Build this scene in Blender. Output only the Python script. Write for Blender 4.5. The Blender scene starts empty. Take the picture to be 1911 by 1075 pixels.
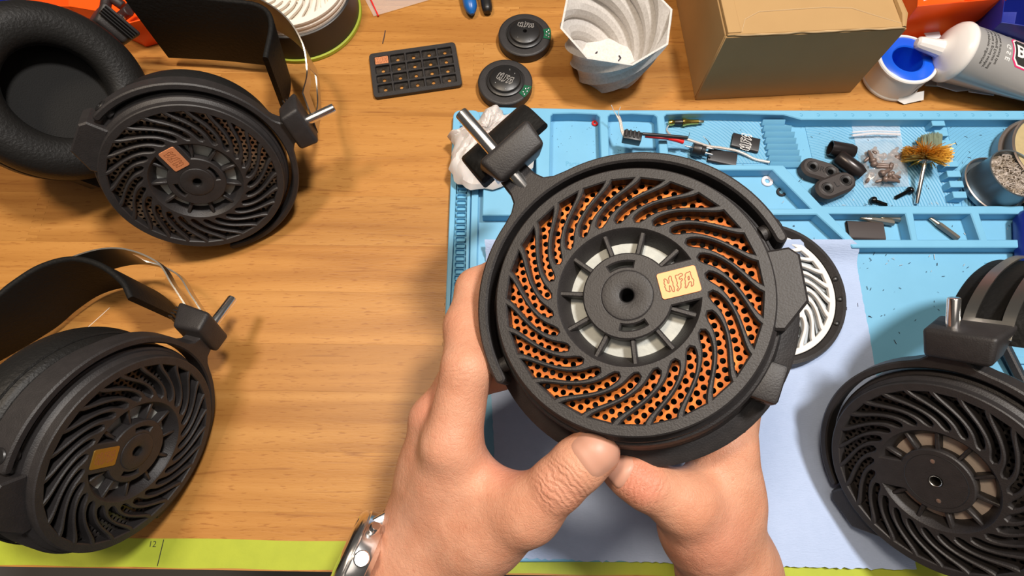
import bpy, bmesh, math, random
import numpy as np
from mathutils import Matrix, Vector
from mathutils.geometry import tessellate_polygon

random.seed(7); RNG = np.random.default_rng(7)
SC = bpy.context.scene
COL = SC.collection
MM = 0.001

# ------------------------------------------------------------------ camera
FPX, IW, IH = 1050.0, 1911.0, 1075.0
TILT = math.radians(18.3)
CAM = np.array([0.0, 0.0, 352.0])                       # millimetres above the bench top
FW = np.array([0, math.sin(TILT), -math.cos(TILT)])
UP = np.array([0, math.cos(TILT), math.sin(TILT)])
RT = np.array([1.0, 0, 0])
cam_d = bpy.data.cameras.new('camera')
cam_d.sensor_fit = 'HORIZONTAL'; cam_d.sensor_width = 36.0
cam_d.lens = 36.0 * FPX / IW
cam_d.clip_start = 0.01; cam_d.clip_end = 50
cam = bpy.data.objects.new('camera', cam_d); COL.objects.link(cam)
cam.location = CAM * MM; cam.rotation_euler = (TILT, 0, 0)
SC.camera = cam

# ------------------------------------------------------------------ world, lamps, exposure
world = bpy.data.worlds.new('room_light'); SC.world = world; world.use_nodes = True
bg = world.node_tree.nodes['Background']
bg.inputs[0].default_value = (1.0, 0.93, 0.86, 1); bg.inputs[1].default_value = 0.07

def area(name, loc, target, size, energy, col):
    l = bpy.data.lights.new(name, 'AREA'); l.shape = 'DISK'; l.size = size; l.energy = energy; l.color = col
    o = bpy.data.objects.new(name, l); COL.objects.link(o); o.location = loc
    d = Vector(target) - Vector(loc); o.rotation_euler = d.to_track_quat('-Z', 'Y').to_euler()
    return o
area('ceiling_lamp_over_mat', (0.36, 0.29, 1.25), (0.12, 0.08, 0), 0.16, 17.0, (1.0, 0.95, 0.90))
area('ceiling_lamp_over_bench', (-0.34, 0.27, 1.25), (-0.15, 0.1, 0), 0.20, 8.5, (1.0, 0.82, 0.62))
area('added_fill_panel', (0.0, -0.25, 1.70), (0.0, 0.10, 0), 1.30, 5.0, (1.0, 0.90, 0.80))  # unseen soft fill, added to brighten metal reflections and front faces

SC.view_settings.view_transform = 'Standard'
try: SC.view_settings.look = 'None'
except Exception: pass
SC.view_settings.exposure = 0.0
SC.view_settings.gamma = 1.0
SC.view_settings.use_curve_mapping = False

# ------------------------------------------------------------------ unprojecting helpers (millimetres)
def ray(px, py): return FW + RT * (px - IW / 2) / FPX - UP * (py - IH / 2) / FPX
def un(px, py, z=0.0):
    r = ray(px, py); return CAM + r * (z - CAM[2]) / r[2]
def atd(px, py, d): return CAM + ray(px, py) * d
def nrm(v): v = np.asarray(v, float); return v / np.linalg.norm(v)
def frame(c, z, y):
    z = nrm(z); y = np.asarray(y, float); y = nrm(y - z * (y @ z)); x = np.cross(y, z)
    M = np.eye(4); M[:3, 0] = x; M[:3, 1] = y; M[:3, 2] = z; M[:3, 3] = c
    return M
def flat(c, ang=0.0):                                   # lying on a level surface, x axis turned by ang degrees
    a = math.radians(ang)
    return frame(c, (0, 0, 1), (-math.sin(a), math.cos(a), 0))
def ap(M, V): V = np.asarray(V, float); return V @ M[:3, :3].T + M[:3, 3]
def local_of_px(M, px, py, zl=0.0):
    n = M[:3, 2]; o = M[:3, 3] + n * zl; r = ray(px, py); t = ((o - CAM) @ n) / (r @ n)
    return (CAM + r * t - M[:3, 3]) @ M[:3, :3]

# ------------------------------------------------------------------ materials
def mat(name, col, rough=0.5, metal=0.0, var=None, bump=None, coat=0.0, spec=0.5, alpha=1.0, trans=0.0, sss=None, aniso=None):
    m = bpy.data.materials.new(name); m.use_nodes = True
    nt = m.node_tree; N = nt.nodes; L = nt.links
    b = N['Principled BSDF']
    b.inputs['Base Color'].default_value = (*col, 1); b.inputs['Roughness'].default_value = rough
    b.inputs['Metallic'].default_value = metal; b.inputs['Coat Weight'].default_value = coat
    b.inputs['Specular IOR Level'].default_value = spec; b.inputs['Alpha'].default_value = alpha
    b.inputs['Transmission Weight'].default_value = trans
    if sss:
        b.inputs['Subsurface Weight'].default_value = sss[0]; b.inputs['Subsurface Radius'].default_value = (1, .35, .2)
        b.inputs['Subsurface Scale'].default_value = sss[1]
    tc = N.new('ShaderNodeTexCoord')
    if var:
        sc_, amt, col2 = var[:3]
        nz = N.new('ShaderNodeTexNoise'); nz.inputs['Scale'].default_value = sc_; nz.inputs['Detail'].default_value = 5
        L.new(tc.outputs['Object'], nz.inputs['Vector'])
        rp = N.new('ShaderNodeMapRange'); rp.inputs[1].default_value = .38; rp.inputs[2].default_value = .68; rp.inputs[4].default_value = amt
        L.new(nz.outputs['Fac'], rp.inputs[0])
        mx = N.new('ShaderNodeMix'); mx.data_type = 'RGBA'
        L.new(rp.outputs[0], mx.inputs['Factor']); mx.inputs['A'].default_value = (*col, 1); mx.inputs['B'].default_value = (*col2, 1)
        L.new(mx.outputs['Result'], b.inputs['Base Color'])
    if bump:
        nz2 = N.new('ShaderNodeTexNoise'); nz2.inputs['Scale'].default_value = bump[0]; nz2.inputs['Detail'].default_value = 4
        vec = tc.outputs['Object']
        if len(bump) > 3:
            mp = N.new('ShaderNodeMapping'); mp.inputs['Scale'].default_value = bump[3]; L.new(vec, mp.inputs[0]); vec = mp.outputs[0]
        L.new(vec, nz2.inputs['Vector'])
        bp = N.new('ShaderNodeBump'); bp.inputs['Strength'].default_value = bump[1]; bp.inputs['Distance'].default_value = bump[2]
        L.new(nz2.outputs['Fac'], bp.inputs['Height']); L.new(bp.outputs[0], b.inputs['Normal'])
    return m

def wood_mat():
    m = bpy.data.materials.new('oiled_rubberwood'); m.use_nodes = True
    nt = m.node_tree; N = nt.nodes; L = nt.links; b = N['Principled BSDF']
    tc = N.new('ShaderNodeTexCoord'); oi = N.new('ShaderNodeObjectInfo')
    def mapped(scale, seed):
        mp = N.new('ShaderNodeMapping'); mp.inputs['Scale'].default_value = scale
        cb = N.new('ShaderNodeCombineXYZ'); ml = N.new('ShaderNodeMath'); ml.operation = 'MULTIPLY'; ml.inputs[1].default_value = seed
        L.new(oi.outputs['Random'], ml.inputs[0]); L.new(ml.outputs[0], cb.inputs[0]); L.new(ml.outputs[0], cb.inputs[2])
        L.new(cb.outputs[0], mp.inputs['Location']); L.new(tc.outputs['Object'], mp.inputs[0]); return mp
    n1 = N.new('ShaderNodeTexNoise'); n1.inputs['Detail'].default_value = 6; n1.inputs['Scale'].default_value = 1; n1.inputs['Distortion'].default_value = .6
    L.new(mapped((4, 80, 80), 31).outputs[0], n1.inputs['Vector'])
    r1 = N.new('ShaderNodeValToRGB'); e = r1.color_ramp.elements
    e[0].position = .25; e[0].color = (.335, .135, .026, 1); e[1].position = .75; e[1].color = (.53, .255, .066, 1)
    e2 = r1.color_ramp.elements.new(.5); e2.color = (.45, .202, .046, 1)
    L.new(n1.outputs['Fac'], r1.inputs[0])
    n2 = N.new('ShaderNodeTexNoise'); n2.inputs['Detail'].default_value = 2; n2.inputs['Scale'].default_value = 1
    L.new(mapped((130, 950, 300), 57).outputs[0], n2.inputs['Vector'])
    r2 = N.new('ShaderNodeMapRange'); r2.inputs[1].default_value = .60; r2.inputs[2].default_value = .70; r2.inputs[4].default_value = .55
    L.new(n2.outputs['Fac'], r2.inputs[0])
    mx = N.new('ShaderNodeMix'); mx.data_type = 'RGBA'; mx.inputs['B'].default_value = (.26, .085, .015, 1)
    L.new(r2.outputs[0], mx.inputs['Factor']); L.new(r1.outputs[0], mx.inputs['A'])
    n3 = N.new('ShaderNodeTexNoise'); n3.inputs['Detail'].default_value = 3; n3.inputs['Scale'].default_value = 1; n3.inputs['Distortion'].default_value = 1
    L.new(mapped((10, 210, 50), 77).outputs[0], n3.inputs['Vector'])
    r3 = N.new('ShaderNodeMapRange'); r3.inputs[1].default_value = .62; r3.inputs[2].default_value = .74; r3.inputs[4].default_value = .6
    L.new(n3.outputs['Fac'], r3.inputs[0])
    mx3 = N.new('ShaderNodeMix'); mx3.data_type = 'RGBA'; mx3.inputs['B'].default_value = (.20, .06, .012, 1)
    L.new(r3.outputs[0], mx3.inputs['Factor']); L.new(mx.outputs['Result'], mx3.inputs['A'])
    hs = N.new('ShaderNodeHueSaturation'); mr = N.new('ShaderNodeMapRange'); mr.inputs[3].default_value = .93; mr.inputs[4].default_value = 1.06
    L.new(oi.outputs['Random'], mr.inputs[0]); L.new(mr.outputs[0], hs.inputs['Value']); L.new(mx3.outputs['Result'], hs.inputs['Color'])
    L.new(hs.outputs[0], b.inputs['Base Color'])
    b.inputs['Roughness'].default_value = .42; b.inputs['Specular IOR Level'].default_value = .35
    bp = N.new('ShaderNodeBump'); bp.inputs['Strength'].default_value = .25; bp.inputs['Distance'].default_value = .0004; bp.invert = True
    L.new(n2.outputs['Fac'], bp.inputs['Height']); L.new(bp.outputs[0], b.inputs['Normal'])
    return m

def ripple_mat(name, col, centre):
    m = mat(name, col, .45, var=(60, .35, (.13, .36, .57)))
    nt = m.node_tree; N = nt.nodes; L = nt.links; b = N['Principled BSDF']
    tc = N.new('ShaderNodeTexCoord'); mp = N.new('ShaderNodeMapping'); mp.inputs['Location'].default_value = centre
    w = N.new('ShaderNodeTexWave'); w.wave_type = 'RINGS'; w.rings_direction = 'Z'; w.inputs['Scale'].default_value = 145; w.inputs['Distortion'].default_value = .4
    L.new(tc.outputs['Object'], mp.inputs[0]); L.new(mp.outputs[0], w.inputs['Vector'])
    bp = N.new('ShaderNodeBump'); bp.inputs['Strength'].default_value = .9; bp.inputs['Distance'].default_value = .0006
    L.new(w.outputs['Fac'], bp.inputs['Height']); L.new(bp.outputs[0], b.inputs['Normal'])
    return m

M_WOOD = wood_mat()
M_BLACK = mat('black_nylon_print', (.020, .0175, .0175), .52, bump=(1500, .45, .0003), var=(220, .5, (.030, .026, .026)))
M_BLACK2 = mat('black_smooth_plastic', (.014, .013, .013), .38, bump=(900, .12, .0002))
M_DARK = mat('black_void', (.004, .004, .004), .9)
M_LEATHER = mat('black_leather', (.010, .0095, .009), .50, spec=.32, bump=(650, .6, .0005))
M_STRAP = mat('grained_strap_leather', (.0085, .008, .0075), .62, spec=.2, bump=(420, .7, .0006))
M_SUEDE = mat('black_fabric', (.008, .0075, .007), .85, bump=(1400, .6, .0004))
M_STEEL = mat('polished_steel', (.88, .86, .84), .20, 1.0)
M_BRUSHED = mat('brushed_steel', (.60, .58, .54), .30, 1.0, bump=(900, .2, .0001, (1, 14, 14)))
M_WHITE = mat('white_plastic', (.80, .76, .72), .4)
M_FELT = mat('pale_felt', (.50, .51, .47), .9, bump=(900, .5, .0003), var=(300, .5, (.38, .39, .37)))
M_ORANGE_MESH = mat('orange_perforated_metal', (.56, .14, .010), .40, .35)
M_SILVER_MESH = mat('copper_silver_perforated_metal', (.72, .50, .33), .30, .9)
M_BLACK_MESH = mat('black_perforated_metal', (.055, .048, .045), .4, .4)
M_COPPER = mat('copper_badge', (.74, .29, .13), .45, .35)
M_BRASS = mat('brass_badge', (.42, .25, .055), .40, .8)
M_GROOVE = mat('engraved_groove', (.28, .09, .03), .6)
M_SILKPRINT = mat('grey_etched_print', (.35, .33, .31), .5)
M_MAT = mat('blue_silicone', (.165, .44, .66), .48, var=(45, .30, (.13, .37, .57)), bump=(500, .1, .0003))
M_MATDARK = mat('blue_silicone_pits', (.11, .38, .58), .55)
M_TOWEL = mat('blue_shop_towel', (.42, .52, .74), .92, bump=(420, .55, .0005, (1, 3.5, 1)), var=(180, .30, (.37, .47, .68)))
M_GREEN = mat('green_masking_tape', (.40, .46, .03), .6, var=(120, .4, (.33, .39, .025)), bump=(700, .2, .0002))
M_INK = mat('pen_ink', (.02, .018, .015), .7)
M_CARD = mat('brown_cardboard', (.43, .262, .105), .75, var=(40, .3, (.37, .22, .085)), bump=(500, .12, .0003))
M_CARDEDGE = mat('torn_cardboard_edge', (.52, .36, .19), .85)
M_ORANGE = mat('orange_bin_plastic', (.95, .095, .004), .38)
M_BLUE = mat('cobalt_blue_plastic', (.008, .018, .22), .40)
M_BLUE2 = mat('bright_blue_plastic', (.005, .10, .70), .30)
M_PLIERS = mat('blue_pliers_grip', (.01, .12, .42), .35)
M_SPECK = mat('speckled_white_print', (.66, .63, .60), .6, var=(700, .45, (.42, .38, .34)), bump=(900, .15, .0003))
M_CREAM = mat('cream_paper_disc', (.82, .74, .64), .7)
M_TUBEGREY = mat('silver_grey_tube', (.42, .41, .40), .30, .25, var=(18, .35, (.36, .35, .34)))
M_TUBECREAM = mat('tube_underside', (.60, .54, .45), .4)
M_NOZZLE = mat('white_glossy_cap', (.80, .76, .72), .25, coat=.3)
M_PINK = mat('pink_print', (.80, .03, .16), .4)
M_WHITEPRINT = mat('white_print', (.82, .80, .78), .5)
M_TISSUE = mat('crumpled_white_film', (.66, .62, .60), .55, sss=(.2, .004))
M_PAPER = mat('grey_folded_paper', (.44, .45, .44), .8)
M_PAPERW = mat('white_paper_edge', (.78, .80, .84), .8)
M_PCB = mat('green_circuit_board', (.012, .11, .05), .3)
M_SOLDER = mat('solder', (.75, .75, .74), .2, 1.0)
M_RED = mat('red_sleeve', (.70, .015, .012), .4)
M_GOLD = mat('gold_plating', (.85, .58, .14), .18, 1.0)
M_WIRE = mat('braided_silver_wire', (.70, .63, .57), .4, .35, bump=(1800, .8, .0004))
M_SHRINK = mat('black_heat_shrink', (.020, .018, .019), .42)
M_SCREWBROWN = mat('browned_screws', (.17, .12, .10), .4, .2)
M_BLACKSCREW = mat('black_oxide_steel', (.02, .02, .02), .22, .8)
M_BIT = mat('worn_steel_bit', (.46, .41, .34), .3, .9)
M_TIN = mat('grey_blue_tin', (.20, .24, .27), .35, .7)
M_TINRIM = mat('tin_rim', (.36, .29, .25), .4, .8)
M_WOOL = mat('dirty_flux_wool', (.66, .59, .54), .5, .1, var=(220, .8, (.30, .23, .15)))
M_TAN = mat('tan_flux', (.46, .36, .18), .5, var=(300, .5, (.38, .30, .15)))
M_BRISTLE = mat('brass_bristles', (.80, .44, .06), .45, .2)
M_BRISTLEG = mat('green_grey_bristles', (.26, .32, .24), .6)
def bag_mat():
    m = mat('clear_plastic_film', (.86, .88, .92), .10, spec=.6, alpha=.27)
    return m
M_BAG = bag_mat()
M_BAGSEAL = mat('zip_seal', (.88, .84, .86), .2, alpha=.55)
M_DEBRIS = mat('dark_debris', (.03, .025, .04), .6)
M_DEBRISW = mat('bright_debris', (.75, .72, .68), .4, .3)
M_FLOOR = mat('floor_grey', (.16, .15, .14), .7)

# ------------------------------------------------------------------ object helpers
class Thing:
    def __init__(self, name, label, cat, loc, group=None, kind=None):
        self.loc = np.array(loc, float)
        o = bpy.data.objects.new(name, None); COL.objects.link(o); o.empty_display_size = .01
        o.location = self.loc * MM; self.o = o
        setp(o, label, cat, group, kind)
    def part(self, name, geo, m, M=None, parent=None, smooth=40, label=None, kind=None):
        V, F = geo; V = np.asarray(V, float)
        if M is not None: V = ap(M, V)
        o = rawobj(name, V - self.loc, F, m, smooth)
        o.parent = parent or self.o
        if label: o['label'] = label
        if kind: o['kind'] = kind
        return o
def setp(o, label=None, cat=None, group=None, kind=None):
    if label: o['label'] = label
    if cat: o['category'] = cat
    if group: o['group'] = group
    if kind: o['kind'] = kind
def rawobj(name, V, F, m, smooth=40):
    me = bpy.data.meshes.new(name)
    me.from_pydata((np.asarray(V, float) * MM).tolist(), [], [list(map(int, f)) for f in F])
    me.materials.append(m)
    if smooth:
        me.polygons.foreach_set('use_smooth', [True] * len(me.polygons))
        me.set_sharp_from_angle(angle=math.radians(smooth))
    me.update()
    o = bpy.data.objects.new(name, me); COL.objects.link(o)
    return o
def single(name, label, cat, geo, m, M=None, group=None, kind=None, smooth=40):
    V, F = geo; V = np.asarray(V, float)
    if M is not None: V = ap(M, V)
    loc = np.array([(V[:, 0].min() + V[:, 0].max()) / 2, (V[:, 1].min() + V[:, 1].max()) / 2, V[:, 2].min()])
    o = rawobj(name, V - loc, F, m, smooth); o.location = loc * MM
    setp(o, label, cat, group, kind); return o
def join(*geos):
    Vs, Fs, n = [], [], 0
    for V, F in geos:
        V = np.asarray(V, float); Vs.append(V); Fs += [[i + n for i in f] for f in F]; n += len(V)
    return np.vstack(Vs), Fs
def tr(geo, M): return ap(M, geo[0]), geo[1]
def mv(geo, x=0, y=0, z=0): return np.asarray(geo[0], float) + np.array([x, y, z]), geo[1]

# ------------------------------------------------------------------ shapes (all in millimetres)
def box(x0, x1, y0, y1, z0, z1, bev=0.0, seg=2):
    bm = bmesh.new(); bmesh.ops.create_cube(bm, size=1)
    for v in bm.verts:
        v.co = Vector(((x0 + x1) / 2 + v.co.x * (x1 - x0), (y0 + y1) / 2 + v.co.y * (y1 - y0), (z0 + z1) / 2 + v.co.z * (z1 - z0)))
    if bev: bmesh.ops.bevel(bm, geom=bm.edges[:], offset=bev, segments=seg, profile=.5, affect='EDGES')
    return bmgeo(bm)
def bmgeo(bm):
    bm.verts.index_update(); V = np.array([v.co[:] for v in bm.verts]); F = [[v.index for v in f.verts] for f in bm.faces]; bm.free(); return V, F
def hull8(P, bev=0, seg=2):                              # 8 corners: bottom 4 ccw, top 4 ccw
    bm = bmesh.new(); vs = [bm.verts.new(p) for p in P]
    for f in ((3, 2, 1, 0), (4, 5, 6, 7), (0, 1, 5, 4), (1, 2, 6, 5), (2, 3, 7, 6), (3, 0, 4, 7)): bm.faces.new([vs[i] for i in f])
    if bev: bmesh.ops.bevel(bm, geom=bm.edges[:], offset=bev, segments=seg, profile=.5, affect='EDGES')
    return bmgeo(bm)
def lathe(prof, seg=64, a0=0.0, a1=360.0):
    full = abs(a1 - a0) >= 359.9; n = seg if full else seg + 1
    A = np.radians(np.linspace(a0, a1, seg + 1)[:n]); V = []; F = []
    for r, z in prof:
        for a in A: V.append((r * math.cos(a), r * math.sin(a), z))
    for i in range(len(prof) - 1):
        for j in range(seg):
            k = (j + 1) % n if full else j + 1
            F.append((i * n + j, i * n + k, (i + 1) * n + k, (i + 1) * n + j))
    if full:
        if prof[0][0] > 1e-6 and False: pass
    return np.array(V), F
def disc_cap(prof, seg=48):                              # lathe whose ends are closed
    V, F = lathe(prof, seg); n = seg; k = len(prof) - 1
    F = list(F) + [list(range(n))[::-1], [k * n + j for j in range(n)]]
    return V, F
def tube(path, rad, seg=8, cap=True, closed=False):
    P = np.asarray(path, float); n = len(P); R = np.broadcast_to(np.asarray(rad, float), (n,))
    T = np.zeros_like(P)
    for i in range(n):
        a = P[(i - 1) % n] if (closed or i > 0) else P[i]; b = P[(i + 1) % n] if (closed or i < n - 1) else P[i]
        T[i] = nrm(b - a + 1e-9)
    ref = np.array([0, 0, 1.0]) if abs(T[0][2]) < .9 else np.array([1.0, 0, 0])
    u = nrm(np.cross(T[0], ref)); V = []
    for i in range(n):
        u = u - T[i] * (u @ T[i]); u = nrm(u); w = np.cross(T[i], u)
        for j in range(seg):
            a = 2 * math.pi * j / seg; V.append(P[i] + R[i] * (u * math.cos(a) + w * math.sin(a)))
    F = []
    for i in range(n if closed else n - 1):
        k = (i + 1) % n
        for j in range(seg): F.append((i * seg + j, i * seg + (j + 1) % seg, k * seg + (j + 1) % seg, k * seg + j))
    if cap and not closed: F += [list(range(seg))[::-1], [(n - 1) * seg + j for j in range(seg)]]
    return np.array(V), F
def rod(a, b, r, seg=20, cham=.5):
    a = np.asarray(a, float); b = np.asarray(b, float); d = nrm(b - a)
    return tube([a, a + d * cham * .3, a + d * cham, b - d * cham, b - d * cham * .3, b], [r - cham, r - cham * .3, r, r, r - cham * .3, r - cham], seg)
def spline(P, sub=6, closed=False):
    P = np.asarray(P, float); n = len(P); out = []
    rng = range(n) if closed else range(n - 1)
    for i in rng:
        p0 = P[(i - 1) % n] if (closed or i > 0) else 2 * P[0] - P[1]
        p1 = P[i]; p2 = P[(i + 1) % n]
        p3 = P[(i + 2) % n] if (closed or i < n - 2) else 2 * P[-1] - P[-2]
        for k in range(sub):
            t = k / sub
            out.append(.5 * ((2 * p1) + (p2 - p0) * t + (2 * p0 - 5 * p1 + 4 * p2 - p3) * t * t + (3 * p1 - p0 - 3 * p2 + p3) * t ** 3))
    if not closed: out.append(P[-1])
    return np.array(out)
def sarea(L): x, y = L[:, 0], L[:, 1]; return .5 * np.sum(x * np.roll(y, -1) - np.roll(x, -1) * y)
def inset(L, d):                                         # move a loop to its left by d
    a = L - np.roll(L, 1, 0); b = np.roll(L, -1, 0) - L
    a /= np.linalg.norm(a, axis=1)[:, None] + 1e-9; b /= np.linalg.norm(b, axis=1)[:, None] + 1e-9
    na = np.stack([-a[:, 1], a[:, 0]], 1); nb = np.stack([-b[:, 1], b[:, 0]], 1); m = na + nb
    m /= np.linalg.norm(m, axis=1)[:, None] + 1e-9; c = np.clip((m * na).sum(1), .5, 1)
    return L + m * (d / c)[:, None]
def plate(outer, holes, z0, z1, bev=0.0, bottom=True):
    loops = [np.asarray(outer, float)[:, :2]] + [np.asarray(h, float)[:, :2] for h in holes]
    if sarea(loops[0]) < 0: loops[0] = loops[0][::-1]
    for i in range(1, len(loops)):
        if sarea(loops[i]) > 0: loops[i] = loops[i][::-1]
    tops = [inset(l, bev) if bev else l for l in loops]
    V = []; F = []; offs = []
    for l in tops: offs.append(len(V)); V += [(x, y, z1) for x, y in l]
    flatidx = [o + i for o, l in zip(offs, tops) for i in range(len(l))]
    tris = tessellate_polygon([[Vector((x, y, 0)) for x, y in l] for l in tops])
    TP = np.array([(x, y) for l in tops for x, y in l])
    def fixed(t):
        a, b, c = TP[list(t)]; cr = (b[0] - a[0]) * (c[1] - a[1]) - (b[1] - a[1]) * (c[0] - a[0])
        return t if cr > 0 else (t[0], t[2], t[1])
    tris = [fixed(t) for t in tris]
    F += [[flatidx[i] for i in t] for t in tris]
    prev = offs
    levels = ([(z1 - bev, loops)] if bev else []) + [(z0, loops)]
    for z, ls in levels:
        cur = []
        for l in ls: cur.append(len(V)); V += [(x, y, z) for x, y in l]
        for p, c, l in zip(prev, cur, ls):
            n = len(l)
            for i in range(n): j = (i + 1) % n; F.append((p + j, p + i, c + i, c + j))
        prev = cur
    if bottom:
        bi = [o + i for o, l in zip(prev, loops) for i in range(len(l))]
        F += [[bi[t[0]], bi[t[2]], bi[t[1]]] for t in tris]
    return np.array(V), F
def circ(r, n=48, cx=0, cy=0, a0=0): return np.array([(cx + r * math.cos(a0 + 2 * math.pi * i / n), cy + r * math.sin(a0 + 2 * math.pi * i / n)) for i in range(n)])
def arc(r, a0, a1, n, cx=0, cy=0): return [(cx + r * math.cos(math.radians(a)), cy + r * math.sin(math.radians(a))) for a in np.linspace(a0, a1, n)]
def rrect(x0, x1, y0, y1, r, n=5):
    return np.array(arc(r, 0, 90, n, x1 - r, y1 - r) + arc(r, 90, 180, n, x0 + r, y1 - r) + arc(r, 180, 270, n, x0 + r, y0 + r) + arc(r, 270, 360, n, x1 - r, y0 + r))
def sweep(path, sect, W, cap=True):                      # section (a, b): a along W, b along the surface normal
    P = np.asarray(path, float); n = len(P); W = np.broadcast_to(np.asarray(W, float), (n, 3)); V = []; m = len(sect)
    for i in range(n):
        t = nrm(P[min(i + 1, n - 1)] - P[max(i - 1, 0)]); w = nrm(W[i] - t * (W[i] @ t)); nn = np.cross(t, w)
        for a, b in sect: V.append(P[i] + w * a + nn * b)
    F = []
    for i in range(n - 1):
        for j in range(m): F.append((i * m + j, i * m + (j + 1) % m, (i + 1) * m + (j + 1) % m, (i + 1) * m + j))
    if cap: F += [list(range(m))[::-1], [(n - 1) * m + j for j in range(m)]]
    return np.array(V), F
def rsect(w, t, r, n=4, a0=0.0): return [tuple(p) for p in rrect(a0 - w / 2, a0 + w / 2, -t / 2, t / 2, r, n)]
def text_geo(s, size, bold=0.0):
    c = bpy.data.curves.new('lettering', 'FONT'); c.body = s; c.size = size; c.resolution_u = 3; c.offset = bold; c.align_x = 'LEFT'
    o = bpy.data.objects.new('lettering', c); COL.objects.link(o)
    dg = bpy.context.evaluated_depsgraph_get(); me = bpy.data.meshes.new_from_object(o.evaluated_get(dg))
    V = np.array([v.co[:] for v in me.vertices]) if len(me.vertices) else np.zeros((0, 3)); F = [list(p.vertices) for p in me.polygons]
    bpy.data.objects.remove(o); bpy.data.curves.remove(c); bpy.data.meshes.remove(me)
    return V, F
def ribbon(P, w, z=0.0, closed=True, h=0.12):            # raised flat line along a 2D path
    P = np.asarray(P, float); L = inset(P, w / 2); R = inset(P, -w / 2); n = len(P); V = []; F = []
    for i in range(n):
        V += [(*L[i], z + h), (*R[i], z + h), (*L[i], z - .05), (*R[i], z - .05)]
    for i in range(n if closed else n - 1):
        a = 4 * i; b = 4 * ((i + 1) % n)
        F += [(a, a + 1, b + 1, b), (a + 1, a + 3, b + 3, b + 1), (a + 2, a, b, b + 2)]
    return np.array(V), F
LOGO = [
 [(245,148),(210,185),(225,240),(185,310),(190,370),(210,430),(168,490),(200,560),(193,660),(245,695),(310,745),(345,720),(340,640),(355,560),(365,500),(390,490),(415,540),(435,620),(430,720),(470,780),(520,760),(525,690),(545,600),(520,500),(540,430),(540,360),(525,280),(540,180),(535,110),(490,80),(450,110),(415,180),(415,240),(400,300),(385,360),(360,375),(335,345),(345,290),(340,230),(310,190),(280,155)],
 [(720,115),(790,110),(845,120),(900,90),(960,82),(1010,110),(1010,150),(985,190),(920,205),(860,230),(840,290),(870,325),(935,310),(965,350),(940,385),(890,410),(865,450),(860,510),(845,560),(825,610),(815,670),(780,700),(720,740),(655,795),(625,750),(660,705),(700,670),(705,620),(680,560),(690,510),(720,460),(720,400),(710,360),(730,290),(715,250),(705,180)],
 [(1320,85),(1270,110),(1200,110),(1140,150),(1110,200),(1105,270),(1060,340),(1050,400),(1055,460),(1020,540),(1020,640),(975,710),(1005,750),(1045,740),(1060,700),(1125,650),(1150,590),(1200,540),(1250,530),(1275,570),(1260,660),(1230,715),(1255,740),(1320,700),(1350,660),(1355,590),(1390,510),(1385,460),(1350,400),(1345,300),(1335,200),(1350,150),(1340,100)],
 [(1225,290),(1190,330),(1190,400),(1185,430),(1215,440),(1235,400),(1250,300)]]
def logo(height, w, z=0.0, h=.12):
    s = height / 720.0; gs = []
    for l in LOGO:
        P = np.array([((x - 780) * s, -(y - 435) * s) for x, y in l]); gs.append(ribbon(spline(P, 2, True), w, z, True, h))
    return join(*gs)

# ------------------------------------------------------------------ signed-distance bodies (hands, crumpled film)
def surface_net(D, org, h):
    nx, ny, nz = D.shape; S = D < 0
    pos = np.zeros((nx - 1, ny - 1, nz - 1, 3)); cnt = np.zeros((nx - 1, ny - 1, nz - 1))
    cs = [(0, 0, 0), (1, 0, 0), (0, 1, 0), (1, 1, 0), (0, 0, 1), (1, 0, 1), (0, 1, 1), (1, 1, 1)]
    ed = [(0, 1), (2, 3), (4, 5), (6, 7), (0, 2), (1, 3), (4, 6), (5, 7), (0, 4), (1, 5), (2, 6), (3, 7)]
    def sub(A, c): return A[c[0]:nx - 1 + c[0], c[1]:ny - 1 + c[1], c[2]:nz - 1 + c[2]]
    for a, b in ed:
        da, db = sub(D, cs[a]), sub(D, cs[b]); m = (da < 0) != (db < 0)
        t = np.where(m, da / np.where(m, da - db, 1), 0)
        for k in range(3): pos[..., k] += np.where(m, cs[a][k] + t * (cs[b][k] - cs[a][k]), 0)
        cnt += m
    mask = cnt > 0; ids = -np.ones(mask.shape, int); ids[mask] = np.arange(mask.sum())
    gi = np.argwhere(mask); V = (gi + pos[mask] / cnt[mask][:, None]) * h + org
    F = []
    for ax in range(3):
        o = [0, 0, 0]; o[ax] = 1; a = S[:nx - o[0], :ny - o[1], :nz - o[2]]; b = S[o[0]:, o[1]:, o[2]:]
        e = np.argwhere(a != b); sg = a[tuple(e.T)]
        u, v = [(1, 2), (2, 0), (0, 1)][ax]
        ok = (e[:, u] > 0) & (e[:, v] > 0) & (e[:, 0] < nx - 1) & (e[:, 1] < ny - 1) & (e[:, 2] < nz - 1)
        e = e[ok]; sg = sg[ok]
        du = np.zeros(3, int); du[u] = 1; dv = np.zeros(3, int); dv[v] = 1
        q = [ids[tuple((e - du - dv).T)], ids[tuple((e - dv).T)], ids[tuple(e.T)], ids[tuple((e - du).T)]]
        Q = np.stack(q, 1); Q = np.where(sg[:, None], Q, Q[:, ::-1]); F.append(Q[(Q >= 0).all(1)])
    return V, np.vstack(F)
def smin(a, b, k):
    hh = np.clip(.5 + .5 * (b - a) / k, 0, 1); return b + (a - b) * hh - k * hh * (1 - hh)
def sdf_eval(P, prims):
    D = None
    for a, b, ra, rb, k in prims:
        ab = b - a; t = np.clip(((P - a) @ ab) / (ab @ ab + 1e-9), 0, 1)
        d = np.linalg.norm(P - a - t[..., None] * ab, axis=-1) - (ra + t * (rb - ra))
        D = d if D is None else smin(D, d, k)
    return D
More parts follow.
